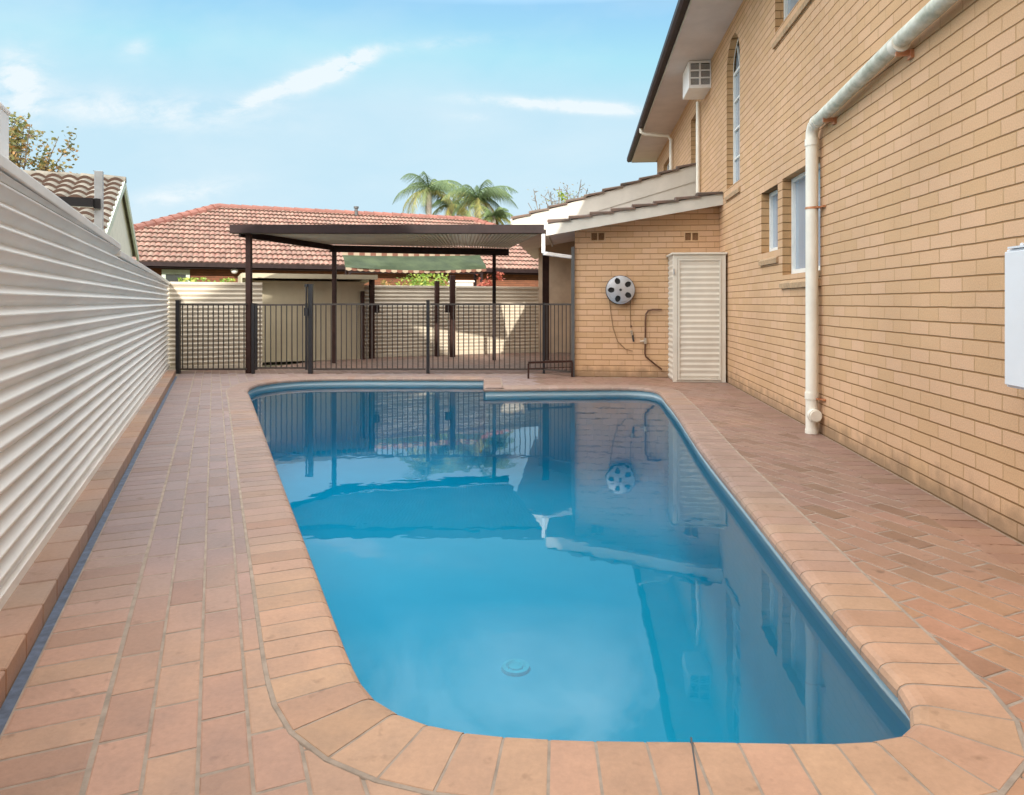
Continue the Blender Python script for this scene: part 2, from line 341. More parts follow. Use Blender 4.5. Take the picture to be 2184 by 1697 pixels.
def glass_mat(name, base, rough=.08):
    m = bpy.data.materials.new(name); m.use_nodes = True; nt = m.node_tree; N = nt.nodes.new; L = nt.links.new
    b = nt.nodes['Principled BSDF']; b.inputs['Roughness'].default_value = rough; b.inputs['Specular IOR Level'].default_value = .8
    tc = N('ShaderNodeTexCoord'); w = N('ShaderNodeTexWave'); w.inputs['Scale'].default_value = 7; w.inputs['Distortion'].default_value = 1.5; w.bands_direction = 'Y'; L(tc.outputs['Object'], w.inputs['Vector'])
    mx = N('ShaderNodeMix'); mx.data_type = 'RGBA'; mx.inputs[6].default_value = (*base, 1); mx.inputs[7].default_value = (*[c * 1.25 for c in base], 1); L(w.outputs[0], mx.inputs[0]); L(mx.outputs[2], b.inputs['Base Color'])
    return m
M['glass'] = glass_mat('curtained_glass', (.27, .32, .38))
M['glass_dark'] = glass_mat('dark_glass', (.05, .06, .06))

# pool finish and water
def pool_mat():
    m = bpy.data.materials.new('pool_paint'); m.use_nodes = True; nt = m.node_tree; N = nt.nodes.new; L = nt.links.new
    b = nt.nodes['Principled BSDF']; b.inputs['Roughness'].default_value = .6
    geo = N('ShaderNodeNewGeometry'); sp = N('ShaderNodeSeparateXYZ'); L(geo.outputs['Position'], sp.inputs[0])
    n = N('ShaderNodeTexNoise'); n.inputs['Scale'].default_value = 3; n.inputs['Detail'].default_value = 6; L(geo.outputs['Position'], n.inputs['Vector'])
    mx = N('ShaderNodeMix'); mx.data_type = 'RGBA'; mx.inputs[6].default_value = (.24, .43, .57, 1); mx.inputs[7].default_value = (.30, .49, .63, 1); L(n.outputs[0], mx.inputs[0])
    # chalky tide line just above the water
    r = N('ShaderNodeMapRange'); r.inputs[1].default_value = -.10; r.inputs[2].default_value = -.09; r.inputs[3].default_value = .6; r.inputs[4].default_value = 0; L(sp.outputs[2], r.inputs[0])
    lo = N('ShaderNodeMath'); lo.operation = 'GREATER_THAN'; lo.inputs[1].default_value = -.115; L(sp.outputs[2], lo.inputs[0])
    ml = N('ShaderNodeMath'); ml.operation = 'MULTIPLY'; L(r.outputs[0], ml.inputs[0]); L(lo.outputs[0], ml.inputs[1])
    m2 = N('ShaderNodeMix'); m2.data_type = 'RGBA'; L(ml.outputs[0], m2.inputs[0]); L(mx.outputs[2], m2.inputs[6]); m2.inputs[7].default_value = (.74, .78, .80, 1)
    bd = N('ShaderNodeMath'); bd.operation = 'GREATER_THAN'; bd.inputs[1].default_value = -.14; L(sp.outputs[2], bd.inputs[0])
    m3 = N('ShaderNodeMix'); m3.data_type = 'RGBA'; L(bd.outputs[0], m3.inputs[0]); L(mx.outputs[2], m3.inputs[6]); m3.inputs[7].default_value = (.42, .56, .62, 1); L(m3.outputs[2], m2.inputs[6])
    L(m2.outputs[2], b.inputs['Base Color']); return m
M['pool'] = pool_mat()
def water_mat():
    m = bpy.data.materials.new('pool_water'); m.use_nodes = True; nt = m.node_tree; nt.nodes.clear(); N = nt.nodes.new; L = nt.links.new
    o = N('ShaderNodeOutputMaterial'); tr = N('ShaderNodeBsdfTransparent'); gl = N('ShaderNodeBsdfGlossy'); gl.inputs['Roughness'].default_value = 0.0
    fr = N('ShaderNodeFresnel'); fr.inputs[0].default_value = 1.56; mx = N('ShaderNodeMixShader'); L(fr.outputs[0], mx.inputs[0]); L(tr.outputs[0], mx.inputs[1]); L(gl.outputs[0], mx.inputs[2])
    geo = N('ShaderNodeNewGeometry'); n = N('ShaderNodeTexNoise'); n.inputs['Scale'].default_value = 2.6; n.inputs['Detail'].default_value = 3; L(geo.outputs['Position'], n.inputs['Vector'])
    bp = N('ShaderNodeBump'); bp.inputs['Strength'].default_value = .06; bp.inputs['Distance'].default_value = .02; L(n.outputs[0], bp.inputs['Height']); L(bp.outputs[0], gl.inputs['Normal'])
    L(mx.outputs[0], o.inputs[0])
    va = N('ShaderNodeVolumeAbsorption'); va.inputs[0].default_value = (0.0, .90, .962, 1); va.inputs[1].default_value = 1.0; L(va.outputs[0], o.inputs['Volume'])
    return m
M['water'] = water_mat()

# ------------------------------------------------------------------ pool outline
ctrl = [(1033, 828), (1250, 826), (1350, 826), (1392, 830), (1425, 856), (1500, 960), (1600, 1081), (1750, 1262), (1870, 1400), (1930, 1466), (1955, 1515), (1953, 1540),
        (1930, 1562), (1870, 1574), (1780, 1579), (1500, 1576), (1260, 1573), (1130, 1568), (1020, 1560), (930, 1545), (860, 1523), (800, 1490), (765, 1450), (740, 1400), (700, 1297),
        (650, 1163), (600, 1030), (560, 920), (532, 845), (527, 834), (532, 826), (560, 816), (620, 809), (700, 806), (850, 805.5), (1033, 806)]
W = [g(*p) for p in ctrl]
def catmull(P):
    out = []
    for i in range(len(P) - 1):
        p0 = P[max(i - 1, 0)]; p1 = P[i]; p2 = P[i + 1]; p3 = P[min(i + 2, len(P) - 1)]
        # centripetal
        def kn(t, a, b): return t + max((b - a).length, 1e-4) ** .5
        if i == 0: p0 = p1 - (p2 - p1) * .5
        if i + 2 > len(P) - 1: p3 = p2 + (p2 - p1) * .5
        t0 = 0; t1 = kn(t0, p0, p1); t2 = kn(t1, p1, p2); t3 = kn(t2, p2, p3)
        n = max(2, int((p2 - p1).length / .03))
        for k in range(n):
            t = t1 + (t2 - t1) * k / n
            A1 = p0 * ((t1 - t) / (t1 - t0)) + p1 * ((t - t0) / (t1 - t0)); A2 = p1 * ((t2 - t) / (t2 - t1)) + p2 * ((t - t1) / (t2 - t1)); A3 = p2 * ((t3 - t) / (t3 - t2)) + p3 * ((t - t2) / (t3 - t2))
            B1 = A1 * ((t2 - t) / (t2 - t0)) + A2 * ((t - t0) / (t2 - t0)); B2 = A2 * ((t3 - t) / (t3 - t1)) + A3 * ((t - t1) / (t3 - t1))
            out.append(B1 * ((t2 - t) / (t2 - t1)) + B2 * ((t - t1) / (t2 - t1)))
    out.append(P[-1]); return out
def resample(P, step):
    L = [0]
    for i in range(1, len(P)): L.append(L[-1] + (P[i] - P[i - 1]).length)
    n = max(1, round(L[-1] / step)); out = []; j = 0
    for k in range(n + 1):
        s = L[-1] * k / n
        while j < len(L) - 2 and L[j + 1] < s: j += 1
        f = (s - L[j]) / max(L[j + 1] - L[j], 1e-9); out.append(P[j].lerp(P[j + 1], min(max(f, 0), 1)))
    return out
main = catmull(W); stepe = [W[-1], W[0]]
outline = [Vector((p.x, p.y)) for p in resample(main, .06)][:-1] + [Vector((p.x, p.y)) for p in resample(stepe, .06)][:-1]
NP = len(outline)
def inside(p, poly):
    c = False; n = len(poly)
    for i in range(n):
        a, b = poly[i], poly[i - 1]
        if (a[1] > p[1]) != (b[1] > p[1]) and p[0] < (b[0] - a[0]) * (p[1] - a[1]) / (b[1] - a[1]) + a[0]: c = not c
    return c
def dist_out(p):
    d = 1e9; P = Vector(p)
    for i in range(NP):
        a, b = outline[i - 1], outline[i]; ab = b - a; t = max(0, min(1, (P - a).dot(ab) / max(ab.length_squared, 1e-9))); d = min(d, (a + ab * t - P).length)
    return -d if inside(p, outline) else d
area = sum(outline[i - 1].x * outline[i].y - outline[i].x * outline[i - 1].y for i in range(NP))
SG = 1 if area > 0 else -1          # ccw -> outward normal = (dy,-dx)
def normals(P, closed=True):
    out = []
    for i in range(len(P)):
        a = P[i - 1] if (closed or i > 0) else P[i]; b = P[(i + 1) % len(P)] if (closed or i < len(P) - 1) else P[i]
        t = (b - a).normalized(); out.append(Vector((t.y, -t.x)) * SG)
    return out
def offset_outline(d):
    nn = normals(outline); return [outline[i] + nn[i] * d for i in range(NP)]

def fill_faces(loops, z=0.0):
    """triangulated region between loops -> list of triangles of Vector"""
    bm = bmesh.new()
    for lp in loops:
        vs = [bm.verts.new((p[0], p[1], z)) for p in lp]
        for i in range(len(vs)): bm.edges.new((vs[i - 1], vs[i]))
    bmesh.ops.triangle_fill(bm, use_beauty=True, use_dissolve=False, edges=bm.edges[:])
    tris = [[v.co.copy() for v in f.verts] for f in bm.faces]; bm.free(); return tris

# basin
mb = MB()
rings = [(.02, -.045), (.02, -.95), (-.03, -1.1), (-.12, -1.2), (-.26, -1.25)]
pr = [offset_outline(d) for d, z in rings]
for k in range(len(rings) - 1):
    for i in range(NP):
        j = (i + 1) % NP
        mb.face([(*pr[k][i], rings[k][1]), (*pr[k][j], rings[k][1]), (*pr[k + 1][j], rings[k + 1][1]), (*pr[k + 1][i], rings[k + 1][1])])
lp = pr[-1]
[mb.face(t) for t in fill_faces([lp], -1.25)]
tag(mb.build('pool_basin', M['pool'], smooth=True), kind='structure')
# water (closed body slightly larger than the basin)
mb = MB(); wo = offset_outline(.03)
[mb.face(t) for z_ in (-.11, -1.3) for t in fill_faces([wo], z_)]
for i in range(NP):
    j = (i + 1) % NP; mb.face([(*wo[i], -.11), (*wo[j], -.11), (*wo[j], -1.3), (*wo[i], -1.3)])
tag(mb.build('water', M['water'], weld=True), kind='structure')
# drain
dr = empty('pool_drain', 'round grey drain cover on the floor of the pool near its bottom edge', 'drain', g(1100, 1427, -1.25) + Vector((0, 0, .002)))
mb = MB()
def disc(mb, r0, r1, z0, z1, n=28, r=.5, m=0, c=(0, 0)):
    for k in range(n):
        a, b = 2 * math.pi * k / n, 2 * math.pi * (k + 1) / n
        mb.face([(c[0] + r0 * math.cos(a), c[1] + r0 * math.sin(a), z0), (c[0] + r1 * math.cos(a), c[1] + r1 * math.sin(a), z1), (c[0] + r1 * math.cos(b), c[1] + r1 * math.sin(b), z1), (c[0] + r0 * math.cos(b), c[1] + r0 * math.sin(b), z0)], r, m)
disc(mb, .0, .045, .022, .02); disc(mb, .045, .05, .02, .008)
mb.build('grate', M['draincover'], dr)
mb = MB(); disc(mb, .065, .09, .02, .018); disc(mb, .09, .096, .018, 0); disc(mb, .05, .065, .008, .02)
mb.build('drain_rim', M['draincover'], dr)

# ------------------------------------------------------------------ ground, paving
mb = MB()
big = [(-900, -900), (900, -900), (900, 900), (-900, 900)]
hole = offset_outline(.10)
for t in fill_faces([big, hole], -.06): mb.face(t)
tag(mb.build('ground', M['earth']), kind='structure')

# paved region (world polygon): between boundary kerb and house, from behind the camera to the back fence
kx = -.558            # kerb face in the grid frame
reg = [fromG(kx, -3.6), (3.0 - .5, -2.4), (2.11 + .0986 * 10.45, 10.45), (.97, 10.66), (.97 + .5, 15.7), fromG(6.8, 14.3), fromG(2.4, 14.3), fromG(.8, 12.9), fromG(kx, 12.9)]
reg[1] = (2.11 - .0986 * 4.4, -4.4)
hole2 = offset_outline(.06)
mb = MB()
for t in fill_faces([reg, hole2], -.0054): mb.face(t)
tag(mb.build('paving_bed', M['grout']), kind='structure')
def paver(mb, P, z, bev=.006, dep=.02, r=None):
    """P: 4 ground points of one brick"""
    r = random.random() if r is None else r
    c = sum((Vector(p) for p in P), Vector((0, 0))) / 4
    ins = [Vector(p) + (c - Vector(p)).normalized() * bev * 1.4 for p in P]
    zz = z + random.uniform(-.0007, .0007)
    mb.face([(p.x, p.y, zz) for p in ins], r)
    for i in range(4):
        j = (i + 1) % 4
        mb.face([(*ins[i], zz), (*P[i], zz - .0016), (*P[j], zz - .0016), (*ins[j], zz)], r)
        mb.face([(*P[i], zz - .0016), (*P[i], zz - dep), (*P[j], zz - dep), (*P[j], zz - .0016)], r)
mb = MB()
wallx = lambda Y: 2.11 + .0986 * Y
def place(cx, cy, w, l, z=-.0028):
    """brick centred (grid frame) width w along x, length l along y"""
    X, Y = fromG(cx, cy)
    if Y < -2.2 or not inside((X, Y), reg): return
    if Y < 10.7 and X > wallx(Y) - .12: return
    if 0 < Y < 11.6 and -6 < X < 2.8 and dist_out((X, Y)) < .125: return
    g_ = .0045
    j = random.uniform(-.0015, .0015)
    P = [Vector(fromG(cx + a, cy + b + j)) for a, b in ((-w / 2 + g_, -l / 2 + g_), (w / 2 - g_, -l / 2 + g_), (w / 2 - g_, l / 2 - g_), (-w / 2 + g_, l / 2 - g_))]
    paver(mbp if Y > 11.15 else mbr if X > .35 and Y < 11.15 else mb, P, z)
mbp = MB(); mbr = MB()
# soldier course beside the kerb: long side across
y = -2.0; x0 = kx + .035
while y < 13: place(x0 + .118, y, .235, .122); y += .1225
xs = x0 + .236 + .004
# field: running bond along the fence direction
c = 0; x = xs + .062
while x < 9:
    y = -4 + (c % 2) * .12
    while y < 15: place(x, y, .122, .238); y += .2385
    x += .1225; c += 1
tag(mb.build('paved_terrace', M['paver_left']), kind='structure')
tag(mbr.build('side_path', M['paver_right']), kind='structure')
tag(mbp.build('patio_floor', M['patio_paver']), kind='structure')
# border course along the house wall
mb = MB(); s = -1.5
ct, st = math.cos(TH), math.sin(TH)
def fromH(x, y): return Vector((HO.x + x * ct + y * st, -x * st + y * ct))
while s < 10.35:
    P = [fromH(-.245, s + .004), fromH(-.012, s + .004), fromH(-.012, s + .118), fromH(-.245, s + .118)]
    paver(mb, P, -.001); s += .1225
tag(mb.build('wall_border_paving', M['paver_right']), kind='structure')
# coping
mb = MB()
prof = [(.245, -.004), (.24, 0), (.035, 0), (.012, -.004), (-.004, -.013), (-.012, -.027), (-.012, -.048), (.02, -.052)]
mbg = MB()
def by_outer(P, step=.1245, off=.17):
    P = resample(P, .012); L = [0]; n = len(P); O = []
    for i in range(n):
        a = P[max(i - 3, 0)]; b = P[min(i + 3, n - 1)]; t = (b - a).normalized(); O.append(Vector((P[i].x + t.y * SG * off, P[i].y - t.x * SG * off)))
    for i in range(1, n): L.append(L[-1] + .5 * max((O[i] - O[i - 1]).length, .3 * (P[i] - P[i - 1]).length) + .5 * (P[i] - P[i - 1]).length)
    m = max(1, round(L[-1] / step)); out = []; j = 0
    for k in range(m + 1):
        while j < n - 1 and L[j] < L[-1] * k / m - 1e-6: j += 1
        out.append(P[j])
    return out
for piece, cl in ((by_outer(main), 0), (resample(stepe, .1235), 0)):
    P = [Vector((p.x, p.y)) for p in piece]
    nn = []
    for i in range(len(P)):
        a = P[max(i - 1, 0)]; b = P[min(i + 1, len(P) - 1)]; t = (b - a).normalized(); nn.append(Vector((t.y, -t.x)) * SG)
    for i in range(len(P) - 1):
        a, b = P[i], P[i + 1]; na, nb = nn[i], nn[i + 1]; t = (b - a).normalized() * .004; r = random.random(); dz = random.uniform(-.0004, .0008)
        A = [(*(a + na * u + t), z + dz) for u, z in prof]; B = [(*(b + nb * u - t), z + dz) for u, z in prof]
        for k in range(len(prof) - 1): mb.face([A[k], B[k], B[k + 1], A[k + 1]], r)
        mb.face(list(reversed(A)), r); mb.face(B, r)
        q = [(.257, -.004), (.254, -.0009), (.036, -.0009), (.0125, -.0052), (-.0028, -.014), (-.0108, -.0275), (-.0108, -.047), (.02, -.056)]
        A = [(*(a + na * u), z) for u, z in q]; B = [(*(b + nb * u), z) for u, z in q]
        for k in range(len(q) - 1): mbg.face([A[k], B[k], B[k + 1], A[k + 1]], r)
tag(mb.build('pool_coping', M['coping']), kind='structure')
tag(mbg.build('coping_mortar', M['grout']), kind='structure')
# kerb strip under the boundary fence
mb = MB(); gy = -1.6; KH = .075
Gm = Matrix.Rotation(PH, 4, 'Z')
def gbox(mb, x0, x1, y0, y1, z0, z1, r=None, m=0): mb.box(x0, x1, y0, y1, z0, z1, r, m, Gm)
while gy < 12.2:
    l = .238; gbox(mb, kx - .16, kx - .002, gy, gy + l - .008, -.03, KH + random.uniform(-.001, .001)); gy += l
o = mb.build('kerb', M['paver']); tag(o, kind='structure'); bevel(o, .004, 1)
mb = MB(); gbox(mb, kx - .15, kx - .01, -1.6, 12.2, -.04, KH - .012); tag(mb.build('kerb_mortar', M['grout']), kind='structure')
mb = MB(); gbox(mb, kx + .001, kx + .034, -1.6, 11.9, -.05, -.004); tag(mb.build('drainage_channel', M['channel']), kind='structure')

# ------------------------------------------------------------------ corrugated sheet
def corrugated(mb, a, b, z0, z1a, z1b, pitch=.0775, amp=.018, seg=1, phase=0, side=1):
    """sheet from ground point a to b; z1a/z1b top heights at the ends; bulges towards side*left normal"""
    a, b = Vector(a), Vector(b); t = (b - a).normalized(); n = Vector((-t.y, t.x)) * side
    # broad flat ridge with rolled valley
    pr = [(0, -1), (.50, .93), (.54, 1), (.60, 1), (.64, .9), (.96, -.93)]
    zs = []; z = z0 + phase; top = max(z1a, z1b); k = 0
    while z < top + pitch:
        for f, o in pr: zs.append((z + f * pitch, o * amp))
        z += pitch
    for s in range(seg):
        p, q = a.lerp(b, s / seg), a.lerp(b, (s + 1) / seg)
        tp, tq = z1a + (z1b - z1a) * s / seg, z1a + (z1b - z1a) * (s + 1) / seg
        base = len(mb.v); r = random.random(); cnt = 0; prev = None
        for zz, off in zs:
            zp, zq = max(z0, min(zz, tp)), max(z0, min(zz, tq))
            mb.v.append((*(p + n * off), zp)); mb.v.append((*(q + n * off), zq)); cnt += 1
        for i in range(cnt - 1):
            if zs[i][0] >= max(tp, tq) or zs[i + 1][0] <= z0: continue
            mb.f.append((base + 2 * i, base + 2 * i + 1, base + 2 * i + 3, base + 2 * i + 2)); mb.r.append(r); mb.m.append(0)

def G2(x, y): return Vector(fromG(x, y))
def fence(name, label, pts, tops, cat='fence', mat_=None, amp=.019, side=-1, z0=0.0, posts=True, capw=.05, seglen=2.4, group=None):
    """pts ground points along the fence, tops heights at each"""
    e = empty(name, label, cat, (*pts[0], 0), 0, group); off = pts[0]
    mat_ = mat_ or M['cream']
    for i in range(len(pts) - 1):
        a, b = Vector(pts[i]) - off, Vector(pts[i + 1]) - off
        ta, tb = tops[i] if not isinstance(tops[i], tuple) else tops[i][1], tops[i + 1] if not isinstance(tops[i + 1], tuple) else tops[i + 1][0]
        n = max(1, round((b - a).length / seglen))
        for k in range(n):
            p, q = a.lerp(b, k / n), a.lerp(b, (k + 1) / n); tp, tq = ta + (tb - ta) * k / n, ta + (tb - ta) * (k + 1) / n
            mb = MB(); corrugated(mb, p, q, z0, tp, tq, side=side, amp=amp)
            mb.build('panel', mat_, e, fix=False)
            if posts and k > 0:
                mb = MB(); t = (q - p).normalized(); mb.beam((*p, z0 + .001), (*p, tp + .004), .05, .045, up=Vector((t.x, t.y, 0))); mb.build('post', mat_, e)
        mb = MB(); mb.beam((*a, ta + .012), (*b, tb + .012), capw, .05); bevel(mb.build('capping', mat_, e), .006)
        mb = MB(); mb.beam((*a, z0 + .035), (*b, z0 + .035), capw * .9, .06); mb.build('bottom_rail', mat_, e)
    return e

fx = -.707
e = fence('corrugated_fence', 'long cream corrugated steel fence running beside the pool along the left kerb',
      [G2(fx, -1.2), G2(fx, 6.285)], [1.70, 1.578], z0=.05, side=-1, seglen=9)
e2 = fence('corrugated_fence', 'lower cream corrugated fence length beyond the step, ending in the far left corner',
      [G2(fx, 6.286), G2(fx, 11.7), G2(fx, 12.9)], [1.525, 1.47, 1.45], z0=.05, side=-1, seglen=9)
fence('corrugated_fence', 'short cream back fence between far left corner and garden shed, sunlit top',
      [G2(fx - .04, 12.94), G2(.78, 12.94)], [1.455, 1.455], z0=0, side=-1, seglen=3, mat_=M['cream_back'], amp=.009)
fence('corrugated_fence', 'cream back fence behind the patio under the green awning, right end in sunlight',
      [G2(2.80, 14.3), G2(6.85, 14.3)], [1.463, 1.463], z0=0, side=-1, seglen=2.0, mat_=M['cream_back'], amp=.007)

# ------------------------------------------------------------------ the brick house (frame: x into the house, y along the wall)
house = empty('brick_house', 'two storey tan brick house with arched window along the right side of the pool', 'house', HO, -TH)
def Zs(u): return F * 2.11 / u                       # world depth of a wall point seen u px right of 1237
def wy(Z): return Z / ct                             # local y of a wall point at depth Z
def wz(y, u): return H + (HY - y) / F * Zs(u)
# side wall with window openings
wins = {}
w1 = (wy(Zs(422)), wy(Zs(387)), 1.71, 2.41); w2 = (wy(6.05), wy(Zs(432)), 1.43, 2.43)
arch = (wy(Zs(341)), wy(Zs(313)), 2.77, 4.42)
wt = (wy(6.2), wy(7.45), 4.06, 4.9); wf = (wy(12.2), wy(13.1), 3.15, 4.6); wff = (wy(16.3), wy(17.4), 3.4, 4.6)
def rect(w): return [(w[0], w[2]), (w[1], w[2]), (w[1], w[3]), (w[0], w[3])]
def archpts(w, n=14):
    c = (w[0] + w[1]) / 2; r = (w[1] - w[0]) / 2
    return [(w[0], w[2]), (w[1], w[2])] + [(c + r * math.cos(math.pi * k / n), w[3] + r * math.sin(math.pi * k / n)) for k in range(n + 1)]
holes = [rect(w1), rect(w2), archpts(arch), rect(wt), rect(wf), rect(wff)]
WALLH = 5.12
mb = MB()
outer = [(-4.6, -.05), (18.95, -.05), (18.95, WALLH), (-4.6, WALLH)]
for t in fill_faces([outer] + holes): mb.face([(0, p[0], p[1]) for p in t])
mb.face([(0, 18.95, -.05), (9, 18.95, -.05), (9, 18.95, WALLH), (0, 18.95, WALLH)])
me = mb.build('wall', M['brick'], house)
RD = .10
for h in holes:
    mb = MB()
    for i in range(len(h)):
        a, b = h[i - 1], h[i]
        mb.face([(-.001, a[0], a[1]), (-.001, b[0], b[1]), (RD + .04, b[0], b[1]), (RD + .04, a[0], a[1])])
    mb.build('window_reveal', M['reveal'], house)
def window(w, bars=0, vbars=0, arched=False, pane='glass'):
    mf = MB(); f = .042; x0, x1 = RD - .012, RD + .04
    e_ = .003
    mf.box(x0, x1, w[0] + e_, w[0] + f, w[2] + e_, w[3] - e_); mf.box(x0, x1, w[1] - f, w[1] - e_, w[2] + e_, w[3] - e_)
    mf.box(x0 - .01, x1, w[0] + f, w[1] - f, w[2] + e_, w[2] + f + .01); mf.box(x0, x1, w[0] + f, w[1] - f, w[3] - f, w[3] - e_)
    for k in range(bars):
        zz = w[2] + (w[3] - w[2]) * (k + 1) / (bars + 1); mf.box(x0 + .006, x1 - .003, w[0] + f, w[1] - f, zz - .012, zz + .012)
    for k in range(vbars):
        yy = w[0] + (w[1] - w[0]) * (k + 1) / (vbars + 1); mf.box(x0 + .004, x1 - .004, yy - .02, yy + .02, w[2] + f, w[3] - f)
    if arched:
        c = (w[0] + w[1]) / 2; r = (w[1] - w[0]) / 2; n = 14
        for k in range(n):
            a, b = math.pi * k / n, math.pi * (k + 1) / n
            mf.face([(x0, c + r * math.cos(a), w[3] + r * math.sin(a)), (x0, c + r * math.cos(b), w[3] + r * math.sin(b)), (x0, c + (r - f) * math.cos(b), w[3] + (r - f) * math.sin(b)), (x0, c + (r - f) * math.cos(a), w[3] + (r - f) * math.sin(a))])
        for a in (math.pi / 3, 2 * math.pi / 3): mf.beam((x0 + .01, c, w[3]), (x0 + .01, c + (r - .02) * math.cos(a), w[3] + (r - .02) * math.sin(a)), .018, .018)
    fr = mf.build('window', M['glassframe'], house)
    mp = MB()
    if arched: mp.face([(RD + .02, p[0], p[1]) for p in archpts(w)])
    else: mp.face([(RD + .02, p[0], p[1]) for p in rect(w)])
    mp.build('pane', M[pane], fr)
    return fr
window(w1); window(w2, vbars=1); window(arch, bars=3, vbars=1, arched=True); window(wt, vbars=1); window(wf); window(wff)
def sill(w, drop=.11, out=.03):
    mb = MB(); n = max(2, round((w[1] - w[0] + .1) / .086)); y0 = w[0] - .03; dy = (w[1] - w[0] + .06) / n
    for k in range(n):
        a, b = y0 + dy * k + .003, y0 + dy * (k + 1) - .003; r = random.random()
        P = [(RD - .02, w[2] + .006), (-out, w[2] - drop), (-out + .005, w[2] - drop - .05), (.0 + .01, w[2] - drop - .045)]
        A = [(p[0], a, p[1]) for p in P]; B = [(p[0], b, p[1]) for p in P]
        for i in range(4): mb.face([A[i - 1], B[i - 1], B[i], A[i]], r)
        mb.face(A, r); mb.face(B[::-1], r)
    return mb.build('sill', M['sillbrick'], house)
M['sillbrick'] = mat('sill_brick', (.47, .32, .19), .85, var=.1, nscale=30, bump=.3, rnd=.12)
for w in (w1, w2, arch, wt, wf): sill(w, .09 if w in (w1, w2) else .12)
# soffit, fascia, gutter, roof
EX = -.655                                         # eave line
ZE = 5.05
mb = MB(); mb.box(EX, -.001, -4.6, 19.25, ZE, ZE + .03); mb.build('soffit', M['soffit'], house)
mb = MB()
mb.box(EX - .015, EX - .0, -4.6, 19.262, ZE - .01, ZE + .16); mb.box(EX, 5, 19.252, 19.27, ZE - .01, ZE + .16)
mb.build('fascia', M['cream_paint'], house)
mb = MB()
gp = [(-.016, .15), (-.016, .03), (-.10, .02), (-.135, .06), (-.135, .145), (-.125, .145), (-.125, .065), (-.095, .03), (-.026, .04), (-.026, .15)]
A = [(EX + p[0], -4.6, ZE + p[1]) for p in gp]; B = [(EX + p[0], 19.38, ZE + p[1]) for p in gp]
for i in range(len(gp)): mb.face([A[i - 1], B[i - 1], B[i], A[i]])
mb.face(A); mb.face(B[::-1])
mb.build('gutter', M['dark'], house)
mb = MB(); rise = math.tan(R(22))
mb.face([(EX - .11, -12, ZE + .17), (EX - .11, 19.4, ZE + .17), (5, 15, ZE + .17 + 5.7 * rise), (5, -12, ZE + .17 + 5.7 * rise)])
mb.face([(EX - .11, 19.4, ZE + .17), (10.8, 19.4, ZE + .17), (5, 15, ZE + .17 + 5.7 * rise)])
mb.face([(10.8, -12, ZE + .17), (10.8, 19.4, ZE + .17), (5, 15, ZE + .17 + 5.7 * rise), (5, -12, ZE + .17 + 5.7 * rise)])
mb.build('roof', M['rooftile_brown'], house)
# unseen gabled block behind the camera, added and shaped to shade the terrace
def hp3(X, Y, z): a, b = toH(X, Y); return (a, b, z)
mb = MB(); gab = [(-7.1, -.05), (6.5, -.05), (6.5, 4.7), (-.8, 9.75), (-7.1, 5.1)]
A = [hp3(x, -5.0, z) for x, z in gab]; B = [hp3(x, -14.0, z) for x, z in gab]
for i in range(5): mb.face([A[i - 1], B[i - 1], B[i], A[i]])
mb.face(A); mb.face(B[::-1]); mb.build('shade_wing', M['brick'], house)
mb = MB()
for xe, ze in ((-7.5, 4.85), (6.9, 4.45)):
    P = [hp3(xe, -4.6, ze), hp3(-.8, -4.6, 9.8), hp3(-.8, -14.3, 9.8), hp3(xe, -14.3, ze)]
    mb.face(P); mb.face([(p[0], p[1], p[2] + .12) for p in P]); 
    for i in range(4): a, b = P[i - 1], P[i]; mb.face([a, b, (b[0], b[1], b[2] + .12), (a[0], a[1], a[2] + .12)])
mb.build('shade_wing_roof', M['rooftile_brown'], house)

# single storey wing: hose wall
WY = 10.5; WX = -2.18
fz = lambda x: 2.586 + (x) * (2.586 - 2.155) / 2.59       # fascia underside height
# vents are let into the wall
V1 = (toH(*(at(1275, 505, 10.64).xy))[0], 1.15 + 140 / F * 10.64); V2 = (toH(*(at(1475, 505, 10.5).xy))[0], 1.15 + 140 / F * 10.5)
mb = MB()
def vh(v): return [(v[0] - .115, v[1] - .076), (v[0] + .115, v[1] - .076), (v[0] + .115, v[1] + .07), (v[0] - .115, v[1] + .07)]
for t in fill_faces([[(WX, -.05), (-.001, -.05), (-.001, fz(0) + .1), (WX, fz(WX) + .1)], vh(V1), vh(V2)]): mb.face([(p[0], WY, p[1]) for p in t])
mb.face([(WX, WY, -.05), (WX, 19, -.05), (WX, 19, 2.3), (WX, WY, 2.3)])
mb.build('wing_wall', M['brick'], house)
M['ventc'] = mat('terracotta_vent', (.60, .40, .23), .8, var=.08); M['ventd'] = mat('vent_mesh', (.38, .21, .10), .8, var=.2, nscale=60)
for v in (V1, V2):
    mb = MB(); x0, x1, z0, z1 = v[0] - .114, v[0] + .114, v[1] - .075, v[1] + .069
    mb.box(x0, x0 + .016, WY - .004, WY + .05, z0, z1); mb.box(x1 - .016, x1, WY - .004, WY + .05, z0, z1); mb.box(v[0] - .01, v[0] + .01, WY - .004, WY + .05, z0 + .015, z1 - .015)
    mb.box(x0 + .016, x1 - .016, WY - .004, WY + .05, z0, z0 + .015); mb.box(x0 + .016, x1 - .016, WY - .004, WY + .05, z1 - .015, z1)
    o = mb.build('wall_vent', M['ventc'], house)
    mb = MB(); mb.box(x0 + .016, x1 - .016, WY + .03, WY + .045, z0 + .015, z1 - .015)
    for k in range(6):
        for s_ in (-1, 1):
            xx = v[0] + s_ * (.016 + .0145 * k + .006); mb.box(xx - .003, xx + .003, WY + .015, WY + .03, z0 + .02, z1 - .02)
    mb.build('mesh', M['ventd'], o)
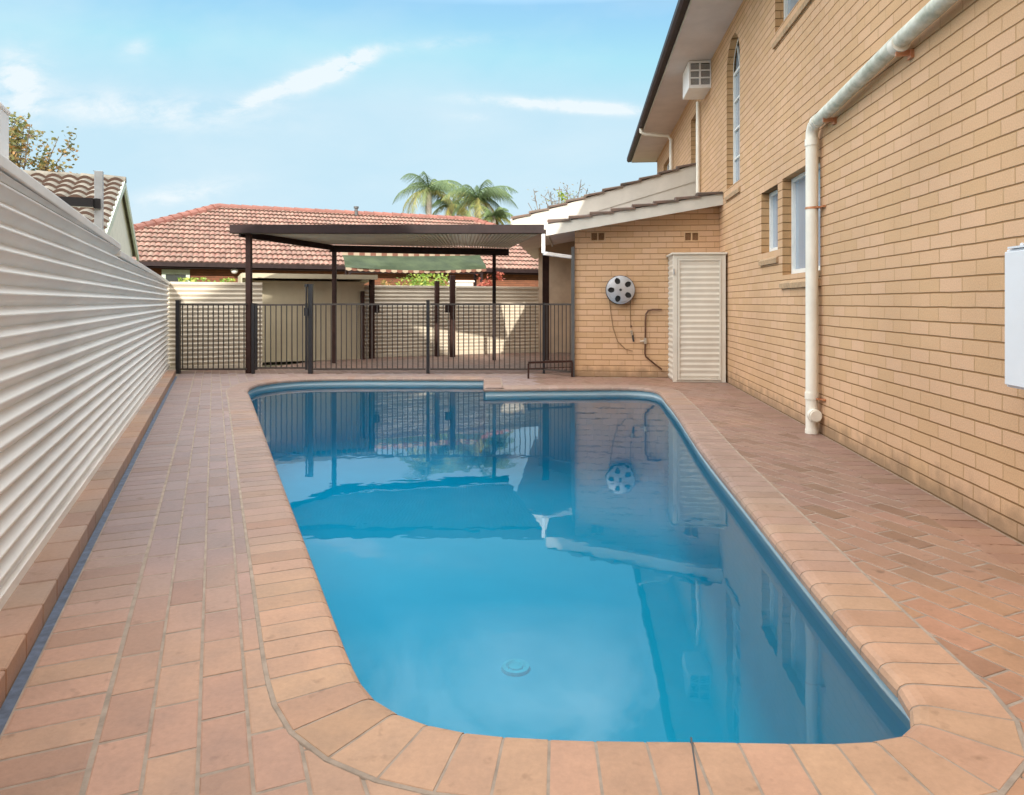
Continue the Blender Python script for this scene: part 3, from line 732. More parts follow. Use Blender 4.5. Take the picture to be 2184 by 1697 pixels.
# lower skillion: fascia board, soffit, tiles
mb = MB(); Y0 = 10.2
def slab(mb, xa, xb, y0, y1, f0, f1):
    P = [(xa, f0(xa)), (xb, f0(xb)), (xb, f1(xb)), (xa, f1(xa))]
    A = [(p[0], y0, p[1]) for p in P]; B = [(p[0], y1, p[1]) for p in P]
    for i in range(4): mb.face([A[i - 1], B[i - 1], B[i], A[i]])
    mb.face(A); mb.face(B[::-1])
slab(mb, -2.59, -.002, Y0, Y0 + .025, fz, lambda x: fz(x) + .17)
slab(mb, -2.61, -2.585, Y0 - .002, 12.3, lambda x: fz(x) - .0, lambda x: fz(x) + .165)
mb.build('barge_board', M['cream_paint'], house)
mb = MB(); slab(mb, -2.58, -.003, Y0 + .026, 12.28, lambda x: fz(x) + .03, lambda x: fz(x) + .045); mb.build('eave_lining', M['soffit'], house)
def tiles(mb, xa, xb, y0, y1, f, tlen=.33, th=.035, dep=.3, sl=None):
    """courses of roof tiles stepping down towards -x; each course one lapped strip with rolls"""
    n = round((xb - xa) / tlen); L_ = (xb - xa) / n; ny = max(1, round((y1 - y0) / .3))
    for i in range(n):
        x0, x1 = xa + i * L_ - .04, xa + (i + 1) * L_
        za, zb = f(x0 + .04) + .045, f(x1) + .008
        for j in range(ny):
            ya, yb = y0 + (y1 - y0) * j / ny, y0 + (y1 - y0) * (j + 1) / ny - .004; r = random.random(); q = random.uniform(-.006, .006)
            P = []
            K = 6
            for k in range(K + 1):
                t = k / K; P.append((ya + (yb - ya) * t, .028 * abs(math.sin(math.pi * t * 1.0)) if j % 1 == 0 else 0))
            for k in range(K):
                (a, ha), (b, hb) = P[k], P[k + 1]
                mb.face([(x0, a, za + ha + q), (x0, b, za + hb + q), (x1, b, zb + hb), (x1, a, zb + ha)], r)
                mb.face([(x0, a, za + ha + q), (x0, b, za + hb + q), (x0, b, za + hb + q - th), (x0, a, za + ha + q - th)], r)
            if j == 0: mb.face([(x0, ya, za + q), (x1, ya, zb), (x1, ya, zb - th + .01), (x0, ya, za + q - th)], r)
mb = MB(); tiles(mb, -2.55, -.01, Y0 - .03, 12.28, lambda x: fz(x) + .175); mb.build('lower_tiles', M['rooftile_brown'], house)
# upper lean-to behind
UX, UY = -3.32, 12.3
tz = lambda x: 3.61 + x * (3.61 - 2.64) / 3.32
mb = MB(); slab(mb, UX, -.004, UY, UY + .03, lambda x: tz(x) - .30, tz)
slab(mb, -2.6, -.004, UY + .012, UY + .04, lambda x: fz(x) + .12, lambda x: tz(x) - .30)
mb.build('barge_board', M['cream_paint'], house)
mb = MB(); slab(mb, UX - .02, -2.62, UY - .06, UY - .001, lambda x: 2.46, lambda x: 2.62); mb.box(UX - .03, UX - .005, UY - .06, 18.6, 2.45, 2.66); mb.build('eave_box', M['cream_paint'], house)
mb = MB(); tiles(mb, UX + .01, -.01, UY - .04, 18.6, lambda x: tz(x) + .005); mb.build('upper_tiles', M['rooftile_brown'], house)
mb = MB(); slab(mb, UX, -.004, UY + .05, 18.5, lambda x: tz(x) - .33, lambda x: tz(x) - .31); mb.build('eave_lining', M['soffit'], house)
# far return wall behind the patio
mb = MB(); mb.box(-3.05, WX - .003, 15.6, 18.5, -.05, 2.9); mb.build('return_wall', M['render'], house)
# dark corner trim
mb = MB(); mb.box(WX - .055, WX - .003, WY - .06, WY - .005, 0, 2.0); mb.build('corner_post', M['darkgrey'], house)
# downpipes
def pipe_part(pts, rad, mats, name='downpipe', n=16):
    mb = MB(); mb.tube(pts, rad, n); return mb.build(name, mats, house, smooth=True)
py_ = wy(6.04); PX = -.075; PR = .052
ely = 2.70
vert = [(PX, py_, z) for z in (-.01, .3, 1, 2, ely - .10)]
bend = [(PX, py_ - .10 + .10 * math.cos(a), ely - .10 + .10 * math.sin(a)) for a in [R(15 * k) for k in range(0, 7)]]
dp = pipe_part(vert + bend[1:-1], PR, M['pipe'])
mb = MB(); ye = py_ - .10; sl = (2.83 - 2.70) / (6.04 - 3.84)
mb.tube([(PX, ye, ely), (PX, ye - .05, ely + .002), (PX, ye - 1.5, ely + .05 + sl * 1), (PX, ye - 3, ely + sl * 3), (PX, .3, ely + sl * 5.6)], PR, 16)
mb.build('sloping_pipe', M['pipe_stain'], dp, smooth=True)
mb = MB()
for z in (-.0, .42, 1.12 + .82, 2.55): pass
def collar(p, q, r, mat_, nm, par):
    mb = MB(); mb.tube([p, q], r, 18); return mb.build(nm, mat_, par, smooth=True)
collar((PX, py_, .30), (PX, py_, .36), PR + .006, M['pipe'], 'pipe_collar', dp)
collar((PX, py_, 0), (PX, py_, .035), PR + .004, M['pipe'], 'pipe_collar', dp)
collar((PX, py_, 2.52), (PX, py_, 2.58), PR + .006, M['pipe'], 'pipe_collar', dp)
collar((PX, py_ - .17, ely + .004), (PX, py_ - .11, ely + .001), PR + .006, M['pipe'], 'pipe_collar', dp)
collar((PX, 4.45, ely + .09), (PX, 4.38, ely + .096), PR + .007, M['pipe'], 'pipe_collar', dp)
mb = MB(); mb.tube([(PX + .0, py_ - .04, .165), (PX, py_ - .095, .165)], .056, 22); mb.tube([(PX, py_ - .095, .165), (PX, py_ - .108, .165)], .046, 22)
mb.build('inspection_cap', M['pipe'], dp, smooth=True)
for zc in (1.965, .30):
    mb = MB(); mb.tube([(PX, py_, zc), (PX, py_, zc + .018)], PR + .004, 18); mb.box(-.03, -.0, py_ - .012 - .03, py_ - .012 - .12, zc + .002, zc + .016); mb.box(-.06, -.0, py_ - .075, py_ - .03, zc + .002, zc + .016)
    mb.build('bracket', M['clip'], dp)
for yy in (4.4, 5.72, 2.6):
    zz = ely + sl * (py_ - yy); mb = MB(); mb.box(-.10, 0, yy - .01, yy + .01, zz - PR - .03, zz - PR + .004); mb.box(-.02, -.0, yy - .03, yy + .03, zz - PR - .05, zz - PR + .0); mb.build('bracket', M['clip'], dp)
# thin upper downpipes
o = pipe_part([(-.05, wy(Zs(258)), z) for z in (2.8, 3.5, 4.64)], .034, M['pipe'], 'air_conditioner_drainpipe')
yb = wy(Zs(200))
pipe_part([(EX - .07, yb, ZE + .05), (EX - .07, yb, ZE - .06), (EX + .0, yb, ZE - .10), (-.12, yb, ZE - .16), (-.06, yb, ZE - .25), (-.06, yb, ZE - .5), (-.06, yb, 3.0)], .038, M['pipe'])
# wing gutter outlet: white square pipe
gx = -2.60
mb = MB()
P0 = at(1159, 500, 10.45); P1 = at(1159, 541, 10.45); P2 = at(1218, 549, 10.62)
for a, b in ((P0, P1), (P1, P2)):
    la = Vector((*toH(a.x, a.y), a.z)); lb = Vector((*toH(b.x, b.y), b.z)); mb.beam(la, lb, .055, .055)
bevel(mb.build('downpipe', M['white'], house), .01)

# ------------------------------------------------------------------ air conditioner
def hthing(name, label, cat, x, y, z, group=None): 
    p = fromH(x, y); return empty(name, label, cat, (p.x, p.y, z), -TH, group)
ay = wy(11.08); aw = .354; al = .65; ah = .44
ac = hthing('air_conditioner', 'white window air conditioner box jutting from the upper wall below the eave', 'air conditioner', 0, ay, 4.60)
mb = MB()
mb.box(-aw, -.002, .012, al, 0, .012); mb.box(-aw, -.002, .012, al, ah - .012, ah)
mb.box(-aw, -aw + .012, .012, al, .012, ah - .012); mb.box(-aw + .012, -.002, al - .012, al, .012, ah - .012)
bevel(mb.build('casing', M['white'], ac), .004)
mb = MB(); mb.box(-aw + .02, -.004, .05, .06, .02, ah - .02); mb.build('grille_backing', M['darkgrey'], ac)
mb = MB()
mb.box(-aw, -.002, 0, .012, 0, .05); mb.box(-aw, -.002, 0, .012, ah - .04, ah)
mb.box(-aw, -aw + .03, 0, .012, .05, ah - .04); mb.box(-.02, -.002, 0, .012, .05, ah - .04); mb.box(-aw / 2 - .014, -aw / 2 + .014, 0, .012, .05, ah - .04)
for k in (1, 2): zz = .05 + (ah - .09) * k / 3; mb.box(-aw + .03, -aw / 2 - .014, .001, .012, zz - .012, zz + .012); mb.box(-aw / 2 + .014, -.02, .001, .012, zz - .012, zz + .012)
for k in range(22):
    zz = .055 + (ah - .1) * k / 22; mb.box(-aw + .03, -.02, .014, .02, zz, zz + .004)
mb.build('grille', M['white'], ac)
# ------------------------------------------------------------------ meter box
mby = wy(3.205)
mt = hthing('meter_box', 'white metal meter box with pale blue sheen on the brick wall at the right edge', 'meter box', 0, mby, .755)
mb = MB(); mb.box(-.12, -.001, -.62, 0, 0, .64); bevel(mb.build('cabinet', M['meter'], mt), .006)
mb = MB(); mb.box(-.135, -.121, -.61, -.012, .012, .628); bevel(mb.build('door', M['meter'], mt), .004)
mb = MB(); mb.box(-.15, -.136, -.56, -.53, .30, .36); mb.build('handle', M['greypost'], mt)
mb = MB(); mb.box(-.132, -.001, -.63, -.03, .641, .650); mb.tube([(-.09, -.06, .655), (-.02, -.06, .655)], .012, 8); mb.build('lid_flange', M['meter'], mt)

# ------------------------------------------------------------------ garden cabinet
cx0, cyf = toH(*g(1437, 815.5).xy); cy0 = cyf
cab = hthing('garden_cabinet', 'tall cream steel cupboard with ribbed door standing in the corner of the two brick walls', 'cupboard', cx0, cyf, 0)
CW = -.04 - cx0; CH = 1.83; CD = WY - cyf - .01
mb = MB(); corrugated(mb, (0, CD), (0, .03), 0, CH, CH, amp=.008, side=-1)
corrugated(mb, (CW, .03), (CW, CD), 0, CH, CH, amp=.008, side=-1)
mb.build('side_panel', M['cream_door'], cab, smooth=True, fix=False)
mb = MB(); mb.box(-.012, .05, -.012, .03, .0, CH); mb.box(CW - .05, CW + .012, -.012, .03, 0, CH); mb.box(.05, CW - .05, -.008, .03, CH - .05, CH); mb.box(.05, CW - .05, -.004, .03, 0, .03)
bevel(mb.build('frame', M['cream_door'], cab), .004)
mb = MB(); mb.box(-.035, CW + .03, -.035, CD, CH + .001, CH + .03); bevel(mb.build('lid', M['cream_door'], cab), .006)
mb = MB(); corrugated(mb, (.08, -.002), (CW - .07, -.002), .05, CH - .075, CH - .075, amp=.007, side=-1); o = mb.build('door', M['cream_door'], cab, smooth=True, fix=False)
mb = MB(); mb.box(.054, .082, -.022, -.013 + .01, .034, CH - .054); mb.box(CW - .078, CW - .054, -.022, -.003, .034, CH - .054); mb.box(.082, CW - .078, -.022, -.003, .034, .06); mb.box(.082, CW - .078, -.022, -.003, CH - .085, CH - .054)
mb.build('door_frame', M['cream_door'], o)
mb = MB(); mb.box(-.006, .008, -.03, -.0125, CH - .28, CH - .20); mb.tube([(.0, -.03, CH - .26), (.0, -.045, CH - .26)], .012, 8); mb.build('latch', M['greypost'], o)

# ------------------------------------------------------------------ hose reel with silver wheel cover
hp = at(1323, 619, 10.52); hx_, hy_ = toH(hp.x, hp.y)
hr = hthing('hose_reel', 'silver five spoke wheel cover hose reel mounted on the tan brick wall', 'hose reel', hx_, WY - .005, hp.z)
def ydisc(mb, r0, r1, y0, y1, n=40, r=.5, m=0):
    for k in range(n):
        a, b = 2 * math.pi * k / n, 2 * math.pi * (k + 1) / n
        mb.face([(r0 * math.cos(a), y0, r0 * math.sin(a)), (r1 * math.cos(a), y1, r1 * math.sin(a)), (r1 * math.cos(b), y1, r1 * math.sin(b)), (r0 * math.cos(b), y0, r0 * math.sin(b))], r, m)
mb = MB(); ydisc(mb, 0, .222, 0, 0); ydisc(mb, .222, .222, 0, -.09); ydisc(mb, .222, .20, -.09, -.10); ydisc(mb, .20, 0, -.085, -.085); mb.build('drum', M['rubber'], hr, smooth=True)
# face: polar grid with five rounded openings
mb = MB(); NR, NA = 26, 160; RO = .213
def yprof(r): return -.115 - .028 * math.cos(min(1, r / RO) * math.pi / 2) + (.012 if r > .19 else 0)
def open_(r, a):
    for k in range(5):
        c = R(37 + 72 * k); d = (a - c + math.pi) % (2 * math.pi) - math.pi
        # oval opening
        lx, ly = r * math.cos(d) - .140, r * math.sin(d)
        if (lx / .048) ** 2 + (ly / .041) ** 2 < 1: return True
    return False
for i in range(NR):
    for j in range(NA):
        r0, r1 = .02 + (RO - .02) * i / NR, .02 + (RO - .02) * (i + 1) / NR; a, b = 2 * math.pi * j / NA, 2 * math.pi * (j + 1) / NA
        if open_((r0 + r1) / 2, (a + b) / 2): continue
        mb.face([(q * math.cos(t), yprof(q), q * math.sin(t)) for q, t in ((r0, a), (r1, a), (r1, b), (r0, b))], .5)
ydisc(mb, RO, RO + .004, yprof(RO), -.085, NA)
o = mb.build('wheel_cover', M['silver'], hr, smooth=True)
mb = MB(); ydisc(mb, 0, .020, -.150, -.148, 20); ydisc(mb, .020, .022, -.148, -.13, 20); mb.build('hub_cap', M['rubber'], o)
def hl(x, y, Z=10.5):   # photo point -> local coords on the hose wall relative to reel
    p = at(x, y, Z); a, b = toH(p.x, p.y); return Vector((a - hx_, -.02, p.z - hp.z))
pts = [hl(1300, 640), hl(1303, 665), hl(1308, 700), hl(1318, 730), hl(1335, 746), hl(1350, 750)]
mb = MB(); mb.tube([p for p in pts], .006, 8); mb.tube([hl(1345, 640), hl(1345, 668), hl(1346, 700)], .006, 8); mb.build('hose', M['hose'], hr, smooth=True)
# tap and pipe
tp = at(1378, 728, 10.5)
tapx, tapy = toH(tp.x, tp.y)
pp = hthing('water_pipe', 'brown copper water pipe bent over the brick wall beside the cream cupboard', 'pipe', tapx, WY, 0)
def pl(x, y): 
    p = at(x, y, 10.48); a, b = toH(p.x, p.y); return Vector((a - tapx, -.035, p.z))
mb = MB(); mb.tube([pl(1412, 661), pl(1392, 661), pl(1383, 663.5), pl(1378, 671), pl(1377, 685), pl(1377, 730), pl(1376, 755), pl(1378, 762), pl(1395, 776), pl(1412, 789)], .013, 10); mb.build('pipe', M['copper'], pp, smooth=True)
mb = MB(); mb.tube([pl(1377, 722), pl(1377, 734)], .024, 10); mb.tube([pl(1377, 728), pl(1366, 729)], .012, 8); mb.build('pipe_fitting', M['brass'], pp, smooth=True)
tt = hthing('garden_tap', 'small brass tap with dark handle below the hose reel on the brick wall', 'tap', toH(*at(1350, 715, 10.5).xy)[0], WY, 0)
tx = toH(*at(1350, 715, 10.5).xy)[0] - tapx
mb = MB(); sh = Vector((-tx, 0, 0))
mb.tube([pl(1347, 706) + sh, pl(1349, 716) + sh], .016, 10); mb.tube([pl(1349, 710) + sh + Vector((0, .035, 0)), pl(1349, 710) + sh + Vector((0, -.03, 0))], .012, 8); mb.build('spout', M['brass'], tt, smooth=True)
mb = MB(); mb.tube([pl(1350, 716) + sh, pl(1352, 730) + sh], .014, 10); mb.build('nozzle', M['rubber'], tt, smooth=True)
mb = MB(); mb.tube([pl(1345, 697) + sh, pl(1349, 697) + sh], .012, 8); mb.build('tap_handle', M['copper'], tt)

# ------------------------------------------------------------------ pool fence
FZ = 11.1
fp = [Vector(((380 - CX) / F * FZ, FZ)), Vector(((1160 - CX) / F * FZ, FZ)), Vector((.93, 10.66))]
# expansion joint across the near coping
mb = MB(); A_ = g(1474, 1574); B_ = g(1492, 1700); mb.box(-.0022, .0022, 0, (B_ - A_).length, -.01, .0014, M=Matrix.Translation(A_) @ Matrix.Rotation(math.atan2((B_ - A_).y, (B_ - A_).x) - math.pi / 2, 4, 'Z')); tag(mb.build('expansion_joint', M['darkgrey']), kind='structure')
pf = empty('pool_fence', 'black tubular pool safety fence of thin upright bars beyond the far pool edge', 'fence', (*fp[0], 0))
o0 = fp[0]
TZ, BZ = 1.115, .07
def X(x, Z=FZ): return (x - CX) / F * Z
gate0, gate1 = X(541) - o0.x, X(658) - o0.x
def run(par, a, b, z0=BZ, z1=TZ, skip=None):
    a, b = Vector(a), Vector(b); L = (b - a).length; n = max(2, round(L / .083))
    for k in range(n):
        p = a.lerp(b, (k + .5) / n)
        mb = MB(); mb.beam((*p, z0 + .014), (*p, z1 - .014), .015, .015); mb.build('bar', M['fence_rail'], par)
    for nm, z in (('top_rail', z1), ('bottom_rail', z0)):
        mb = MB(); mb.beam((*a, z), (*b, z), .034, .028); mb.build(nm, M['fence_rail'], par)
run(pf, (.03, 0), (X(526) - o0.x, 0)); run(pf, (X(668) - o0.x, 0), (X(908) - o0.x, 0)); run(pf, (X(918) - o0.x, 0), (X(1158) - o0.x, 0)); run(pf, (X(1160) - o0.x + .02, -.01), (fp[2] - o0))
def fpost(par, x, ztop, w=.06, y=0, m='black'):
    mb = MB(); mb.box(x - w / 2, x + w / 2, y - w / 2, y + w / 2, 0, ztop); mb.box(x - w / 2 - .004, x + w / 2 + .004, y - w / 2 - .004, y + w / 2 + .004, ztop, ztop + .012)
    return mb.build('post', M[m], par)
fpost(pf, 0, 1.17, .06); fpost(pf, X(540) - o0.x, 1.12, .045); fpost(pf, X(662.5) - o0.x, 1.43, .068); fpost(pf, X(913) - o0.x, 1.17, .05); fpost(pf, X(1160) - o0.x, 1.13, .04)
gt = empty('pool_gate', 'black barred pool gate left of the tall latch post in the safety fence', 'gate', (X(545), FZ - .0, 0))
gw = X(655) - X(545)
run(gt, (.03, 0), (gw - .03, 0), .09, 1.105)
for xx in (.012, gw - .012):
    mb = MB(); mb.box(xx - .016, xx + .016, -.018, .018, .06, 1.13); mb.build('gate_stile', M['black'], gt)
mb = MB(); mb.box(gw - .03, gw + .03, -.07, -.02, .93, 1.06); mb.tube([(gw, -.045, 1.06), (gw, -.045, 1.40)], .014, 8); mb.box(gw - .022, gw + .022, -.065, -.022, 1.395, 1.44); mb.build('latch', M['black'], gt)
# low brown rail frame by the wing corner
p0 = g(1127, 808); 
lr = empty('low_handrail', 'low dark brown rail frame on the paving at the brick corner', 'rail', (p0.x, p0.y, 0))
mb = MB(); p1 = at(1220, 770, 10.60) - Vector((p0.x, p0.y, 0)); zt = at(1127, 774, p0.y).z
mb.beam((0, 0, zt), (p1.x, p1.y, zt), .035, .03); mb.beam((0, 0, zt - .09), (p1.x, p1.y, zt - .09), .012, .012); mb.build('rail', M['brown'], lr)
mb = MB(); mb.box(-.014, .014, -.014, .014, 0, zt - .015); mb.build('leg', M['brown'], lr)
mb = MB(); mb.box(p1.x - .014, p1.x + .014, p1.y - .014, p1.y + .014, 0, zt - .015); mb.build('leg', M['brown'], lr)

# ------------------------------------------------------------------ patio cover
pg = empty('patio_cover', 'flat brown patio roof on slim posts behind the pool fence', 'pergola', (X(531), FZ + .1, 0))
po = Vector((X(531), FZ + .1, 0))
ft = 2.345
q = [Vector((X(497, FZ), FZ, 2.30)), Vector((.51, FZ, 2.29)), Vector((at(1070, 520, 13.7).x + .05, 13.7, 2.215)), Vector((at(705, 520, 13.0).x - .02, 13.0, 2.235))]
q[2].x = .0 + at(1085, 520, 13.7).x
L4 = [v - po for v in q]
# corrugated underside/top
mb = MB(); n = 70
for k in range(n):
    t0, t1, tm = k / n, (k + 1) / n, (k + .5) / n
    def edge_(t, s): a = L4[0].lerp(L4[1], t); b = L4[3].lerp(L4[2], t); return a.lerp(b, s)
    for (ta, tb, ha, hb) in ((t0, t0 + .3 / n, 0, 0), (t0 + .3 / n, t0 + .42 / n, 0, .03), (t0 + .42 / n, t0 + .88 / n, .03, .03), (t0 + .88 / n, t1, .03, 0)):
        z_ = Vector((0, 0, 1)); a, b, c_, d_ = edge_(ta, .02), edge_(tb, .02), edge_(tb, 1), edge_(ta, 1)
        mb.face([a + z_ * ha, b + z_ * hb, c_ + z_ * hb, d_ + z_ * ha])
M['patio_sheet'] = mat('cream_patio_sheet', (.66, .64, .56), .35, var=.08, nscale=3)
mb.build('roof_sheet', M['patio_sheet'], pg)
mb = MB()
a, b = L4[0], L4[1]
mb.box(a.x, b.x, a.y - .12, a.y - .0, 2.245, 2.26, m=0); mb.box(a.x, b.x, a.y - .135, a.y - .12, 2.25, 2.375); mb.box(a.x, b.x, a.y - .12, a.y - .108, 2.37, 2.385); mb.box(a.x, b.x, a.y - .012, a.y, 2.26, 2.37)
for xx in (a.x, b.x - .004): mb.box(xx + .001, xx + .003, a.y - .119, a.y - .013, 2.261, 2.369)
bevel(mb.build('gutter', M['dark'], pg), .008)
mb = MB()
mb.beam(L4[3] - Vector((0, 0, .075)), L4[2] - Vector((0, 0, .075)), .05, .13); mb.build('rear_beam', M['dark'], pg)
mb = MB(); mb.beam(L4[0] + Vector((.1, .02, -.05)), L4[3] + Vector((.05, -.03, -.06)), .05, .10); mb.build('side_beam', M['dark'], pg)
for (px, Z, zt, w, mm) in ((531, FZ + .08, 2.24, .085, 'brown'), (713, 13.0, 2.10, .075, 'brown'), (1054, 13.68, 2.08, .07, 'dark'), (1164, 13.7, 2.16, .13, 'brown')):
    xx = (px - CX) / F * Z - po.x; yy = Z - po.y
    mb = MB(); mb.box(xx - w / 2, xx + w / 2, yy - w / 2, yy + w / 2, 0, zt); bevel(mb.build('post', M[mm], pg), .006)

# timber gate posts near the back fence
for i, (px, y0, y1, w, lab) in enumerate(((773, 622, 767, .075, 'short dark post at the right corner of the beige shed'), (793, 590, 765, .10, 'thick dark post with latch box just right of the beige shed'),
                                          (932, 600, 760.5, .09, 'dark post in front of the back fence left of the brighter fence section'), (965, 588, 762, .10, 'thick dark post with latch box at the start of the sunlit back fence'))):
    b = g(px, y1); 
    e = empty('timber_post', lab, 'post', (b.x, b.y, 0), PH, 'dark posts along the back fence')
    zt = at(px, y0, b.y).z; mb = MB(); mb.box(-w / 2, w / 2, -w / 2, w / 2, 0, zt); bevel(mb.build('post', M['brown'], e), .005)
    if i in (1, 3):
        s_ = 1 if i == 1 else -1; mb = MB(); mb.box(s_ * (w / 2 + .001), s_ * (w / 2 + .10), -.04, .04, .93, 1.10); mb.build('latch', M['dark'], e)

# ------------------------------------------------------------------ beige shed under the patio
sh = empty('garden_shed', 'low beige steel garden shed with skillion roof behind the pool gate', 'shed', (*G2(.68, 13.98), 0), PH)
SW, SD, SH_ = 2.1, 1.4, 1.56
mb = MB(); mb.box(0, SW, 0, SD, 0, SH_); mb.build('wall', M['cream_beige'], sh)
mb = MB()
for k in range(13): xx = .02 + k * SW / 13; mb.box(xx, xx + .014, -.006, -.0005, .05, SH_ - .06)
mb.box(-.01, SW + .01, -.012, -.0005, SH_ - .05, SH_ - .0); mb.box(-.01, SW + .01, -.012, -.0005, 0, .04); mb.build('ribs', M['cream_beige'], sh)
mb = MB()
P = [(-.22, 1.66), (1.62, 1.60)]
def rf(mb, z_off, th):
    a = [(-.2, -.28, 1.63), (SW + .2, -.28, 1.63), (SW + .2, SD + .1, 1.50), (-.2, SD + .1, 1.50)]
    mb.face([(x, y, z + z_off) for x, y, z in a]); mb.face([(x, y, z + z_off + th) for x, y, z in a][::-1])
    for i in range(4): p, r_ = a[i - 1], a[i]; mb.face([(p[0], p[1], p[2] + z_off), (r_[0], r_[1], r_[2] + z_off), (r_[0], r_[1], r_[2] + z_off + th), (p[0], p[1], p[2] + z_off + th)])
rf(mb, .0, .045); bevel(mb.build('roof', M['cream_beige'], sh), .008)
mb = MB(); mb.box(-.21, SW + .21, -.31, -.281, 1.60, 1.69); mb.box(-.23, -.205, -.31, SD, 1.44, 1.68); mb.build('fascia', M['cream_beige'], sh)

# ------------------------------------------------------------------ tiled roof plane
def tiled_plane(mb, O, U, V, poly, tw=.30, tl=.34, amp=.055, step=.05, seg=5):
    """O origin, U unit along the eave, V unit up the slope, poly in (u,v)"""
    Nn = U.cross(V).normalized(); Nn = -Nn if Nn.z < 0 else Nn
    us = [p[0] for p in poly]; vs = [p[1] for p in poly]; u0, u1, v0, v1 = min(us), max(us), min(vs), max(vs)
    r_ = 0; v = v0; 
    while v < v1:
        ve = min(v + tl + .03, v1); u = u0
        while u < u1:
            if inside((u + tw / 2, v + tl * .4), poly):
                rr = random.random(); j = random.uniform(-.006, .006)
                for k in range(seg):
                    a, b = u + tw * k / seg, u + tw * (k + 1) / seg
                    h0, h1 = amp * math.sin(math.pi * k / seg), amp * math.sin(math.pi * (k + 1) / seg)
                    P = [O + U * a + V * v + Nn * (h0 + step + j), O + U * b + V * v + Nn * (h1 + step + j), O + U * b + V * ve + Nn * h1, O + U * a + V * ve + Nn * h0]
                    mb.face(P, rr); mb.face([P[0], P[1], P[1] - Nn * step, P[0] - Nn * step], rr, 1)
            u += tw
        v += tl
def ridge(mb, a, b, rad=.12, L_=.42):
    a, b = Vector(a), Vector(b); n = max(1, round((b - a).length / L_)); d = (b - a).normalized()
    for k in range(n):
        p, q_ = a.lerp(b, k / n), a.lerp(b, (k + 1.08) / n); s_ = d.cross(Vector((0, 0, 1))).normalized(); up = s_.cross(d); r = random.random()
        m_ = 6; A = []; B = []
        for i in range(m_ + 1):
            t = math.pi * i / m_; A.append(p + s_ * rad * 1.12 * math.cos(t) + up * (rad * 1.12 * math.sin(t) - .02)); B.append(q_ + s_ * rad * .92 * math.cos(t) + up * (rad * .92 * math.sin(t) - .02))
        for i in range(m_): mb.face([A[i], B[i], B[i + 1], A[i + 1]], r)
        mb.face(A, r); mb.face(B, r)

# red roofed neighbour: grid frame, eave line y = const
ey = toG(-11.9, 22.1)[1]
rz_ = 2.42
nb = empty('neighbour_house', 'low brick house with red and lichen terracotta tile hip roof behind the back fence', 'house', (0, 0, 0), PH)
xl = toG(-17.3, 22.6)[0]; xl = -8.3
lx, ly = toG(at(465, 438, 28.2).x, 28.2)
rdg_y = ey + 5.6; rdg_z = at(465, 441, fromG(lx, rdg_y)[1]).z
# solve ridge left x so that it is seen at 465
def solve_x(px, yloc):
    # point on local y=yloc line seen at photo column px
    k = (px - CX) / F; # X = k*Z ; X = x c - y s ; Z = x s + y c
    c_, s_ = math.cos(PH), math.sin(PH); return yloc * (s_ + k * c_) / (c_ - k * s_)
rl = solve_x(468, rdg_y); ZL = fromG(rl, rdg_y)[1]; rdg_z = H + (HY - 443) / F * ZL
rr_ = solve_x(1005, rdg_y); hx0 = rl - 5.6; hx1 = rr_ + 5.0
run_ = 5.6; slope = math.atan((rdg_z - rz_) / run_); V_ = Vector((0, math.cos(slope), math.sin(slope))); U_ = Vector((1, 0, 0)); sl_ = run_ / math.cos(slope)
mb = MB(); tiled_plane(mb, Vector((hx0, ey, rz_)), U_, V_, [(0, 0), (hx1 - hx0, 0), (rr_ - hx0, sl_), (rl - hx0, sl_)], tw=.17, tl=.45, amp=.04, step=.06, seg=4)
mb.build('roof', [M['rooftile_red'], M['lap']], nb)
mb = MB(); mb.face([(hx0, ey, rz_ - .02), (hx1, ey, rz_ - .02), (rr_, rdg_y, rdg_z - .02), (rl, rdg_y, rdg_z - .02)]); mb.face([(hx0, ey, rz_ - .02), (hx0, ey + 11.2, rz_ - .02), (rl, rdg_y, rdg_z - .02)]); mb.face([(hx1, ey, rz_ - .02), (hx1, ey + 11.2, rz_ - .02), (rr_, rdg_y, rdg_z - .02)]); mb.face([(hx0, ey + 11.2, rz_ - .02), (hx1, ey + 11.2, rz_ - .02), (rr_, rdg_y, rdg_z - .02), (rl, rdg_y, rdg_z - .02)])
mb.build('roof_underlay', M['ridge_red'], nb)
mb = MB(); ridge(mb, (rl, rdg_y, rdg_z + .0), (rr_, rdg_y, rdg_z + .0), .17); ridge(mb, (hx0, ey, rz_ + .0), (rl, rdg_y, rdg_z + .0), .2); ridge(mb, (hx1, ey, rz_ + .0), (rr_, rdg_y, rdg_z + .0), .2); mb.build('ridge_capping', M['ridge_red'], nb)
mb = MB(); vx = solve_x(757, rdg_y); mb.tube([(vx, rdg_y - .3, rdg_z - .1), (vx, rdg_y - .3, rdg_z + .22)], .07, 8); mb.tube([(vx, rdg_y - .3, rdg_z + .22), (vx, rdg_y - .3, rdg_z + .3)], .11, 8); mb.build('flue', M['darkgrey'], nb)
